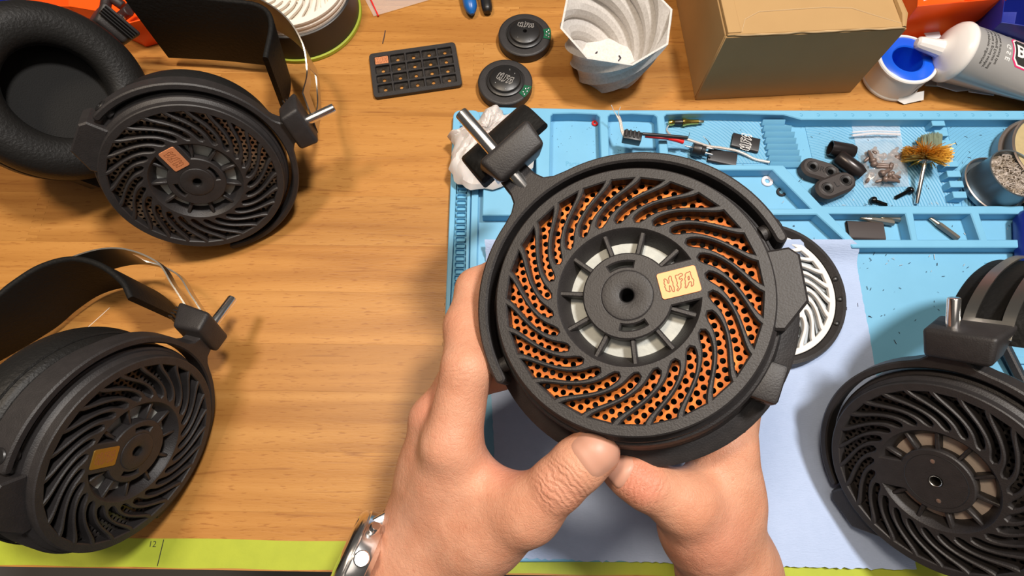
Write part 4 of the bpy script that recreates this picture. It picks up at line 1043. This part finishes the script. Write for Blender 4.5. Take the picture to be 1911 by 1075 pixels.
patch(15.6, 11.6, 4, M_PINK, .12, 'pink_border'); patch(14.6, 10.6, 3.6, M_WHITEPRINT, .20, 'white_border'); patch(13.6, 9.6, 3.3, M_INK, .28, 'black_panel')
gt.part('printed_letters', on_tube(refine(mv(text_geo('B-7', 13, .35), -12.5, -4.5, 0), 2), 45, 1.60, False, .40), M_WHITEPRINT, GM, smooth=0)
gt.part('printed_letters', on_tube(text_geo('Multi-purpose', 3.6), 31, .80, False), M_WHITEPRINT, GM, smooth=0)

# ---- folded papers under the tube
pp = Thing('folded_papers', 'folded grey and white papers under the glue tube', 'paper', un(1790, 150, 0))
def sheet(c4, z0, z1, m_, nm): pp.part(nm, hull8([(*un(x, y, z0)[:2], z0) for x, y in c4] + [(*un(x, y, z0)[:2], z1) for x, y in c4], .15, 1), m_)
sheet([(1725, 161), (1850, 168), (1850, 108), (1725, 118)], 0, 1.6, M_PAPER, 'grey_packet')
sheet([(1752, 158), (1782, 172), (1808, 172), (1852, 180), (1858, 150), (1760, 120)], 0, 0, M_PAPER, 'x') if False else None
for k, (pts) in enumerate(([(1748, 160), (1785, 171), (1812, 168), (1812, 120), (1750, 120)], [(1806, 173), (1853, 180), (1851, 168), (1830, 120), (1800, 120)], [(1745, 150), (1840, 172), (1838, 130), (1740, 120)])):
    pp.part('folded_sheet', plate(np.array([un(x, y, 2)[:2] for x, y in pts]), [], 1.7 + k * .9, 2.5 + k * .9, .1), (M_PAPERW, M_PAPERW, M_PAPER)[k])
pp.part('paper_corner', hull8([(*un(x, y, z)[:2], z) for x, y, z in ((1724, 62, 8), (1752, 60, 8), (1756, 72, 8), (1730, 74, 8))] + [(*un(x, y, z)[:2], z + .6) for x, y, z in ((1724, 62, 8), (1752, 60, 8), (1756, 72, 8), (1730, 74, 8))]), M_PAPERW)

# ---- bins
def bin_tray(name, label, corners, z1, m_, flare=6, cat='bin'):
    P = np.array([un(x, y, z1)[:2] for x, y in corners]); cen = P.mean(0); 
    if sarea(P) < 0: P = P[::-1]
    t = Thing(name, label, cat, (*cen, 0)); B = cen + (P - cen) * .80; Bi = cen + (P - cen) * .77; Pi = cen + (P - cen) * .965
    n = len(P); V = [(*p, 0) for p in B] + [(*p, z1) for p in P] + [(*p, z1) for p in Pi] + [(*p, 2.0) for p in Bi]; F = [list(range(n))[::-1]]
    for i in range(n):
        j = (i + 1) % n
        for a in range(3): F.append((a * n + i, a * n + j, (a + 1) * n + j, (a + 1) * n + i))
    F.append([3 * n + i for i in range(n)])
    bm = bmesh.new(); vs_ = [bm.verts.new(v) for v in V]
    for f in F: bm.faces.new([vs_[i] for i in f])
    bmesh.ops.bevel(bm, geom=bm.edges[:], offset=.6, segments=2, profile=.5, affect='EDGES')
    t.part('bin_shell', bmgeo(bm), m_, smooth=30); return t
ob = bin_tray('parts_bin', 'bright orange plastic bin behind the glue tube', [(1712, 12), (1885, -4), (1905, -120), (1720, -110)], 42, M_ORANGE)
single('clear_pouch', 'pale clear pouch inside the orange bin behind the glue tube', 'pouch', film([un(1722, 4, 44), un(1800, 0, 44), un(1800, -50, 44), un(1720, -50, 44)], lambda u, v: 45 + 5 * math.sin(3.1 * u), 5, 1.2), M_BAGSEAL)
bin_tray('parts_bin', 'dark blue plastic bin at the far corner past the glue tube', [(1868, 42), (1990, 60), (2010, -80), (1885, -80)], 45, M_BLUE)
ol = bin_tray('parts_bin', 'bright orange plastic bin behind the thick ear pads, holding black caps', [(48, 12), (130, 12), (190, 22), (235, 45), (330, 20), (330, -120), (40, -110)], 30, M_ORANGE)
for k, (px, py, an, wh_) in enumerate(((197, 11, 70, 'closest to the bin corner over the ear pad'), (218, 3, 150, 'farthest back'), (246, 12, 35, 'tilted, beside the black headband strap'), (233, 26, 10, 'nearest the slider block'))):
    p = un(px, py, 18); M_ = frame(p, (math.cos(math.radians(an)), math.sin(math.radians(an)), .5), WZ)
    single('black_cap', 'small black cap in the orange bin, ' + wh_, 'cap', disc_cap([(2.9, -5), (3.6, -4.2), (3.7, 4.4), (3.1, 5)], 16), M_BLACK, M_, 'black caps in the orange bin')
bin_tray('parts_bin', 'dark blue plastic bin at the corner beside the orange bin of caps', [(-60, 8), (30, 6), (34, -80), (-60, -80)], 30, M_BLUE)

# ================================================================== THINGS ON THE MAT
# crumpled film behind the rod
def crumple():
    n = 46; V = []; F = []; ph = RNG.uniform(0, 6, 20)
    ring = [un(x, y, 8) for x, y in ((838, 262), (848, 280), (842, 330), (880, 360), (960, 350), (1000, 300), (990, 245), (970, 225), (945, 228), (933, 211), (908, 216), (880, 250), (858, 252))]
    R_ = spline(np.array(ring), 6, True); cen = R_.mean(0)
    m = len(R_); K = 16
    for k in range(K + 1):
        s = k / K
        for i in range(m):
            p = cen + (R_[i] - cen) * s; a = 2 * math.pi * i / m
            fold = abs(math.sin(a * 3.5 + s * 3 + ph[0])) * 5 + abs(math.sin(a * 8 - s * 6 + ph[1])) * 3.2 + abs(math.sin(a * 15 + ph[2] + 9 * s)) * 1.4 + 2.5 * abs(math.sin(p[0] * .31 + p[1] * .17 + ph[3]))
            z = 14 + 12 * (1 - s ** 2.2) + fold * (.35 + .65 * s * (1.2 - s)) - 2
            if k == K: p = p + (R_[i] - cen) * .03 * math.sin(a * 23); z = 11 + fold * .35
            V.append((p[0], p[1], z))
    V = np.array(V)
    for k in range(K):
        for i in range(m): F.append((k * m + i, (k + 1) * m + i, (k + 1) * m + (i + 1) % m, k * m + (i + 1) % m))
    base = len(V); low = V[K * m:].copy(); low[:, :2] = cen[:2] + (low[:, :2] - cen[:2]) * .9; low[:, 2] = 6.2; V = np.vstack([V, low])
    for i in range(m): F.append((K * m + i, base + i, base + (i + 1) % m, K * m + (i + 1) % m))
    return V, F
single('crumpled_film', 'crumpled white plastic film on the mat corner behind the steel rod', 'plastic film', crumple(), M_TISSUE, smooth=25)

def ring_thing(name, label, px, py, z, ro, ri, h, m_, cat='washer', hexa=False):
    p = un(px, py, z); single(name, label, cat, plate(circ(ro, 32), [circ(ri, 6 if hexa else 24)], 0, h, min(.35, h * .3)), m_, flat((p[0], p[1], z)))
ring_thing('washer', 'small red washer in a square mat compartment', 1110, 231, 3, 2.3, 1.0, 1.4, M_RED)
ring_thing('washer', 'white plastic washer with a hexagonal hole', 1431, 339, 3, 4.0, 1.9, 1.4, mat('white_nylon', (.80, .72, .76), .4), hexa=True)
ring_thing('washer', 'small black rubber washer beside the white washer', 1457.5, 359, 3, 3.4, 1.5, 1.2, M_BLACK2)

# braided wire harness behind the held cup
wh = Thing('wire_harness', 'braided silver wires with red and black sleeves and a black connector', 'wires', un(1200, 260, 3))
Z0 = 13.5
for k, l in enumerate(([(1168, 262), (1160, 245), (1156, 225), (1146, 208), (1141, 196)], [(1169, 262), (1162, 243), (1158, 224), (1154, 212), (1158, 199)])):
    wh.part('wire_lead', tube(spline([un(x, y, 18 + 3 * i) for i, (x, y) in enumerate(l)], 6), np.interp(np.arange(25), [0, 14, 16, 24], [.75, .75, .3, .3]), 8), M_WIRE)
A = flat(un(1179, 258, 18), -12); wh.part('connector_body', box(-6.2, 6.2, -3.4, 3.4, -3, 4, .5, 2), M_BLACK2, A)
for k in range(4): wh.part('connector_slot', box(-5.2 + 2.7 * k, -3.8 + 2.7 * k, -2, 3.6, 3.6, 4.6, .2, 1), M_BLACK, A)
wh.part('connector_pin', rod(un(1191, 251, 21), un(1200, 249, 20), .6, 8, .1), M_SOLDER)
wh.part('black_sleeve', tube([un(1199, 250, 20), un(1240, 253, 19), un(1283, 257, 17)], 1.15, 10), M_SHRINK)
wh.part('red_sleeve', tube([un(1204, 254, 18.4), un(1232, 257, 17.6), un(1247, 258, 17)], 1.1, 10), mat('dark_red_sleeve', (.28, .01, .012), .4))
wh.part('red_sleeve', tube([un(1246, 258, 16.5), un(1262, 261, 15.5), un(1275, 265, 14.5)], [1.3, 1.5, 1.6], 10), M_RED)
wh.part('braided_wire', tube(spline([un(1262, 258, 16), un(1281, 260, 15), un(1300, 266, 13), (un(1322, 273, 10)), un(1345, 276, 8), un(1372, 281, 6), un(1390, 288, 5.2), un(1408, 297, 4.4), un(1425, 301, 4.4), un(1436, 303, 5)], 6), .95, 8), M_WIRE)
for q in ([(1325, 272), (1321, 262), (1312, 254)], [(1327, 272), (1322, 264), (1316, 258)], [(1284, 257), (1286, 252), (1287, 247)]): wh.part('bare_strand', tube([un(*q[0], 10), un(*q[1], 12), un(*q[2], 13)], .22, 5), M_SOLDER)
wh.part('braided_wire', tube(spline([un(1251, 252, 14), un(1246, 247, 10), un(1244, 241, 6), un(1249, 232, 5.6)], 5), np.interp(np.arange(16), [0, 9, 11, 15], [.8, .8, .3, .3]), 8), M_WIRE)

# gold pin plug
gp = Thing('gold_plug', 'gold-plated pin plug lying against the far compartment wall', 'plug', un(1275, 230, 3.4))
g0 = un(1249, 229, 6.4); g1 = un(1313, 227, 6.4); GD = frame(g0, g1 - g0, WZ); gl = np.linalg.norm(g1 - g0)
gp.part('plug_barrel', lathe([(1.2, gl * .36), (2.9, gl * .38), (2.9, gl * .44), (2.4, gl * .5), (1.9, gl * .62), (1.75, gl * .84), (1.3, gl * .85)], 24), M_GOLD, GD)
gp.part('black_collar', disc_cap([(1.8, gl * .14), (2.1, gl * .16), (2.1, gl * .37), (1.6, gl * .38)], 16), M_BLACK2, GD)
gp.part('pin_tip', disc_cap([(1.25, gl * .85), (1.25, gl * .97), (.9, gl)], 16), mat('pale_gold', (.85, .72, .5), .25, 1.0), GD)
gp.part('solder_cup', disc_cap([(2.0, -.5), (2.3, .5), (2.2, gl * .1), (1.5, gl * .16)], 12), M_GOLD, GD)

# round three-pin connector
tc_ = Thing('pin_connector', 'small round black connector with silver pins beside a sleeve', 'connector', un(1303, 280, 3.4))
CM = frame(un(1298, 279, 8), un(1312, 282, 8) - un(1298, 279, 8), WZ)
tc_.part('connector_shell', disc_cap([(4.4, -2.5), (4.8, -2), (4.8, 3.2), (4.0, 3.8), (3.6, 6.5)], 28), M_BLACK2, CM)
for x, y in ((2, 1.5), (-2, 1.5), (0, -2.2)): tc_.part('contact_pin', rod((x, y, 6), (x * 1.2, y * 1.2, 12), .7, 8, .15), M_SOLDER, CM)
tc_.part('contact_pin', rod((0, 1.5, -2.6), (0, 1.5, -8), .6, 8, .15), M_SOLDER, CM)

# heat-shrink sleeves (flattened tubes)
def sleeve(name, label, pts, z, h, m_=M_SHRINK, lettering=None):
    P = [un(x, y, z + h) for x, y in pts]; xd_ = nrm(P[1] - P[0]); cc_ = sum(P) / 4; w = np.linalg.norm(P[1] - P[0]); d = np.linalg.norm(P[3] - P[0])
    A = flat((cc_[0], cc_[1], z), math.degrees(math.atan2(xd_[1], xd_[0])))
    t = Thing(name, label, 'sleeve', (cc_[0], cc_[1], z), 'heat-shrink sleeves on the mat')
    sec = [tuple(p) for p in rrect(-d / 2, d / 2, 0, h, h * .48, 4)]
    V, F = sweep([(-w / 2, 0, 0), (w / 2, 0, 0)], [(a, b) for a, b in sec], (0, 1, 0), cap=False)
    Vi, Fi = sweep([(-w / 2, 0, 0), (w / 2, 0, 0)], [(a * .94, (b - h / 2) * .7 + h / 2) for a, b in sec], (0, 1, 0), cap=False)
    n = len(sec); G = join((V, F), (Vi, Fi)); F2 = list(G[1])
    for e in (0, n):
        for i in range(n): j = (i + 1) % n; F2.append((e + i, e + j, 2 * n + e + j, 2 * n + e + i))
    V = np.array(G[0]); 
    t.part('sleeve_tube', (V, F2), m_, A)
    if lettering: t.part('printed_logo', tr(logo(lettering, .38, h + .03, .05), A @ frame((0, 0, 0), (0, 0, 1), (-1, 0, 0))), M_WHITEPRINT, smooth=0)
sleeve('heat_shrink_sleeve', 'flat black sleeve printed with a white wavy logo', [(1369, 246), (1419, 258), (1415, 284), (1366, 272)], 3.4, 2.6, lettering=8)
sleeve('heat_shrink_sleeve', 'plain flat black sleeve touching the braided wire end', [(1325, 275), (1377, 286), (1374, 308), (1320, 300)], 3.4, 2.6)
sleeve('heat_shrink_sleeve', 'wide brown-black sleeve in the narrow compartment with the bits', [(1584, 411), (1651, 414), (1651, 447), (1584, 445)], 3.2, 3.2, mat('brown_black_sleeve', (.045, .034, .032), .5))

# two black barrels
def barrel(a, b, r, label, openend):
    A = frame(un(*a, 3.4 + r), un(*b, 3.4 + r) - un(*a, 3.4 + r), WZ); l = np.linalg.norm(un(*b, 3.4 + r) - un(*a, 3.4 + r))
    pr = [(r * .86, l * .6), (r * .86, .2), (r, 0), (r, l * .82), (r * .82, l), (.01, l)] if openend else [(.01, 0), (r * .8, 0), (r, 1.6), (r, l * .8), (r * .75, l), (.01, l)]
    single('plug_barrel', label, 'barrel', lathe(pr, 32), mat('black_anodised_' + str(openend), (.026, .021, .021), .28, .4), A, 'black plug barrels')
barrel((1549, 276), (1594, 284), 5.2, 'short black metal barrel with its open end showing', True)
barrel((1562, 291), (1609, 327), 5.4, 'glossy black metal barrel lying beside the zip bag of screws', False)

# L and R bracket covers
def bracket(p0, p1, z, letter, label):
    a = un(*p0, z + 6); b = un(*p1, z + 6); d = b - a; l = np.linalg.norm(d[:2]); an = math.degrees(math.atan2(d[1], d[0])); c_ = (a + b) / 2
    A = flat((c_[0], c_[1], z), an); t = Thing('bracket', label, 'bracket', (c_[0], c_[1], z), 'printed bracket covers')
    hx = l / 2
    o = np.array(arc(7.6, 90, 270, 14, -hx, 0) + [(hx, -7.6), (hx + 5, -5.5), (hx + 7.6, -1.5), (hx + 7.6, 1.5), (hx + 5, 5.5), (hx, 7.6)])
    t.part('bracket_body', plate(o, [circ(1.7, 20, -hx, 0), circ(1.7, 20, hx, 0)], 0, 7.0, 1.6), mat('brown_black_print_' + letter, (.036, .028, .026), .55, bump=(1500, .4, .0003)), A, smooth=25)
    for sx in (-1, 1): t.part('screw_seat', tr(lathe([(4.2, 7.02), (3.9, 7.15), (3.5, 6.95), (2.0, 6.9), (1.7, 6.2), (1.6, 1)], 28), A @ flat((sx * hx, 0, 0))), M_BLACK2)
    g = text_geo(letter, 6, .05); g = mv(g, -1.6, -2.0, 7.04); t.part('moulded_letter', tr(g, A), M_BLACK2, smooth=0)
bracket((1516, 312), (1549, 322), 3.4, 'R', 'brown-black bracket marked R, lying underneath')
bracket((1543, 352), (1577, 338), 6.5, 'L', 'brown-black bracket marked L, resting across the other one')

# screws
def screw_geo(l, rh, rs, thread=True):
    pr = [(.01, 0), (rh * .55, 0), (rh * .9, rh * .35), (rh, rh * .75), (rh * .9, rh * 1.05), (rs, rh * 1.15)]
    z = rh * 1.15
    if thread:
        while z < l * .88: pr += [(rs * .78, z + .25), (rs * 1.08, z + .6)]; z += .85
    pr += [(rs * .8, l * .88), (.05, l)]
    return lathe(pr, 12)
def screw(a, b, z, label, group, m_, rh=2.7, rs=1.35):
    p, q = un(*a, z + rh), un(*b, z + rs * .6); A = frame(p, q - p, WZ); single('screw', label, 'screw', screw_geo(np.linalg.norm(q - p), rh, rs), m_, A, group)
screw((1703, 353), (1668, 371), 3.4, 'black pointed screw lying beside the brush shank', 'loose black screws', M_BLACKSCREW)
screw((1625, 372), (1657, 384), 3.4, 'black pointed screw lying close to the near compartment wall', 'loose black screws', M_BLACKSCREW)

# zip bag of screws
bagc = [un(1594, 352 + 0, 3.6), un(1696, 350, 3.6), un(1676, 231, 3.6), un(1588, 233, 3.6)]
bagc = [un(1612, 351, 3.6), un(1697, 349, 3.6), un(1677, 231, 3.6), un(1588, 233, 3.6)]
bg_ = Thing('zip_bag', 'small clear zip bag full of brownish screws', 'bag', un(1640, 300, 3.4))
bg_.part('bag_film', film(bagc, lambda u, v: 4.2 + (8.5 * math.sin(math.pi * min(1, u * 1.0)) ** .6 * max(0, math.sin(math.pi * min(1, v / .72))) ** .6), 9, 1.1, 40), M_BAG, smooth=35)
bg_.part('zip_strip', tube([un(1590, 253, 6.5), un(1630, 249, 7.5), un(1680, 251, 6.5)], .9, 8), M_BAGSEAL)
bg_.part('zip_strip', tube([un(1590, 247, 6.2), un(1630, 244, 7.2), un(1679, 246, 6.2)], .5, 8), M_BAGSEAL)
for k in range(24):
    px = RNG.uniform(1620, 1662) + (k % 5) * 4; py = RNG.uniform(274, 338); an = RNG.uniform(0, 360); l = 32
    z = 3.8 + (k % 4) * 1.7
    x2, y2 = px + l * math.cos(math.radians(an)), py + .8 * l * math.sin(math.radians(an))
    x2 = min(max(x2, 1612), 1682); y2 = min(max(y2, 274), 342)
    if math.hypot(x2 - px, y2 - py) < 12: x2, y2 = px + 18, py - 6
    p, q = un(px, py, z + 2), un(x2, y2, z + 1.6); A = frame(p, q - p, WZ)
    single('screw', 'brownish screw inside the small clear zip bag', 'screw', screw_geo(np.linalg.norm(q - p), 2.5, 1.45, False), M_SCREWBROWN, A, 'screws in the zip bag')

# brass wheel brush and green brush
wb0 = un(1727, 296, 16); wb1 = un(1710, 381, 4.8); BX = frame(wb0, wb1 - wb0, WZ); bl = np.linalg.norm(wb1 - wb0)
br = Thing('wheel_brush', 'rotary brush with a fluffy brass bristle wheel on a steel shank', 'brush', (wb0[0], wb0[1], 3.4))
br.part('shank', rod((0, 0, -2), (0, 0, bl), 1.45, 16, .4), M_STEEL, BX)
br.part('hub_washer', disc_cap([(4, 1.2), (4.2, 1.6), (3.6, 2.4)], 20), M_BRUSHED, BX)
gs = []
for k in range(900):
    a = RNG.uniform(0, 2 * math.pi); r = RNG.uniform(12.6, 14.6); z = RNG.normal(-2, 2.6)
    gs.append(tube([(2 * math.cos(a), 2 * math.sin(a), z * .3 - 1), (8 * math.cos(a + .05), 8 * math.sin(a + .05), z * .7 - 1), (r * math.cos(a + RNG.uniform(-.15, .15)), r * math.sin(a + RNG.uniform(-.15, .15)), z - .5)], [.3, .28, .24], 3, cap=False))
br.part('brass_bristles', join(*gs), M_BRISTLE, BX, smooth=0, kind='stuff')
gb = Thing('bristle_brush', 'grey-green bristle brush end behind the brass wheel', 'brush', un(1737, 270, 3.4)); gs = []
g0 = un(1737, 287, 9); g1 = un(1735, 256, 11); GB = frame(g0, g1 - g0, WZ); L2 = np.linalg.norm(g1 - g0)
for k in range(600):
    r = 6.6 * math.sqrt(RNG.uniform(0, 1)); a = RNG.uniform(0, 6.283); x, y = r * math.cos(a), r * math.sin(a)
    gs.append(tube([(x * .9, y * .9, 0), (x, y, L2 * .6), (x * 1.05 + RNG.normal(0, .3), y * 1.05 + RNG.normal(0, .3), L2 + RNG.normal(0, .6))], [.28, .28, .24], 3, cap=True))
gb.part('bristles', join(*gs), M_BRISTLEG, GB, smooth=0, kind='stuff')
gb.part('bristle_core', disc_cap([(5.2, -1), (5.4, 0), (5.4, L2 * .8)], 20), M_BRISTLEG, GB)

# tins
tn = Thing('cleaner_tin', 'small round tin of pale curly tip-cleaning wool', 'tin', un(1845, 350, 3.4))
tb_ = un(1846, 352, 3.4); TA = frame((tb_[0], tb_[1], 3.4), (.12, .05, 1), (0, 1, 0))
tn.part('tin_dish', lathe([(.1, .4), (17.5, .4), (20.5, 1.6), (21.2, 4.4), (21.8, 4.6), (21.9, 3.6), (20.8, .3), (18, 0)], 64), M_TIN, TA)
tn.part('dish_rim', lathe([(21.0, 4.2), (21.5, 5.2), (22.2, 4.8), (22, 4.0)], 64), M_TINRIM, TA)
tn.part('inner_cup', lathe([(17.4, .8), (17.8, 2), (17.8, 19), (18.3, 19.6), (18, 20.2), (17.3, 19.8), (17.2, 14), (.1, 13.5)], 64), M_TIN, TA)
gs = []
for k in range(260):
    r = 15.5 * math.sqrt(RNG.uniform(0, 1)); a = RNG.uniform(0, 6.283); x, y = r * math.cos(a), r * math.sin(a); z = 15.5 + RNG.uniform(0, 3.6) * (1 - (r / 19) ** 2); s = RNG.uniform(1.0, 2.3); t0 = RNG.uniform(0, 6)
    path = [(x + s * math.cos(t0 + t), y + s * math.sin(t0 + t), z + .5 * math.sin(2 * t + t0)) for t in np.linspace(0, RNG.uniform(2.5, 4.5), 7)]
    gs.append(sweep(path, [(-.55, -.09), (.55, -.09), (.55, .09), (-.55, .09)], (RNG.normal(0, .4), RNG.normal(0, .4), 1)))
tn.part('curly_wool', join(*gs), M_WOOL, TA, smooth=30, kind='stuff')
tn.part('wool_bed', lathe([(17.1, 14.2), (12, 16), (.01, 16.4)], 40), mat('dark_flux_bed', (.13, .10, .07), .6), TA)
t2 = Thing('flux_tin', 'larger round tin of tan flux at the mat side', 'tin', un(1930, 300, 3.4))
tb_ = un(1938, 312, 3.4); TA = frame((tb_[0], tb_[1], 3.4), (-.02, .02, 1), (0, 1, 0))
t2.part('tin_base', lathe([(.1, 0), (32, 0), (33.5, 1), (33.5, 9), (32.6, 10)], 72), M_TIN, TA)
t2.part('tin_wall', lathe([(30.5, 9), (31, 10), (31, 17.5), (31.6, 18.4), (31, 19), (30, 18.6), (29.8, 16.5)], 72), M_TIN, TA)
t2.part('tin_rim', lathe([(31.1, 17.8), (31.9, 18.5), (31.2, 19.2), (30.4, 18.8)], 72), M_TINRIM, TA)
t2.part('base_rim', lathe([(33.4, 8.6), (34.1, 9.4), (33.2, 10.2), (31, 10)], 72), M_TINRIM, TA)
t2.part('flux_cake', lathe([(29.9, 16.6), (20, 16.9), (.01, 16.6)], 48), M_TAN, TA)

# hex bits
def bit(a, b, z, label):
    p, q = un(*a, z + 2), un(*b, z + 2); A = frame(p, q - p, WZ); l = np.linalg.norm(q - p)
    t = Thing('driver_bit', label, 'bit', (*((p + q) / 2)[:2], z), 'steel driver bits')
    t.part('hex_shank', disc_cap([(1.7, l * .30), (2.1, l * .34), (2.1, l - .6), (1.6, l)], 6), M_BIT, A, smooth=0)
    t.part('bit_tip', disc_cap([(.7, 0), (1.2, .6), (1.35, l * .18), (1.9, l * .30)], 12), M_BIT, A)
bit((1604, 406), (1668, 417), 3.2, 'steel driver bit lying directly against the wide brown sleeve')
bit((1627, 401), (1690, 412), 3.2, 'steel driver bit lying along the far wall behind another bit')
bit((1734, 406), (1788, 446), 3.2, 'steel driver bit lying alone diagonally in its compartment')

# cobalt tool handle at the edge
hA = un(1922, 395, 12); hB = un(1932, 520, 12)
th = Thing('tool_handle', 'deep blue tool handle lying at the mat side', 'tool', (*((hA + hB) / 2)[:2], 3))
th.part('handle_grip', tube([hA + (hB - hA) * t for t in (0, .03, .12, .5, .88, .97, 1)], [3, 6.5, 9, 9.4, 9, 6.5, 3], 24), M_BLUE)
th.part('handle_collar', rod(hA + (hA - hB) * .12, hA + (hB - hA) * .02, 4, 20), M_BLACK2)
th.part('gold_ferrule', rod(un(1896, 408, 6), un(1908, 406, 6), 1.6, 12, .3), M_GOLD)
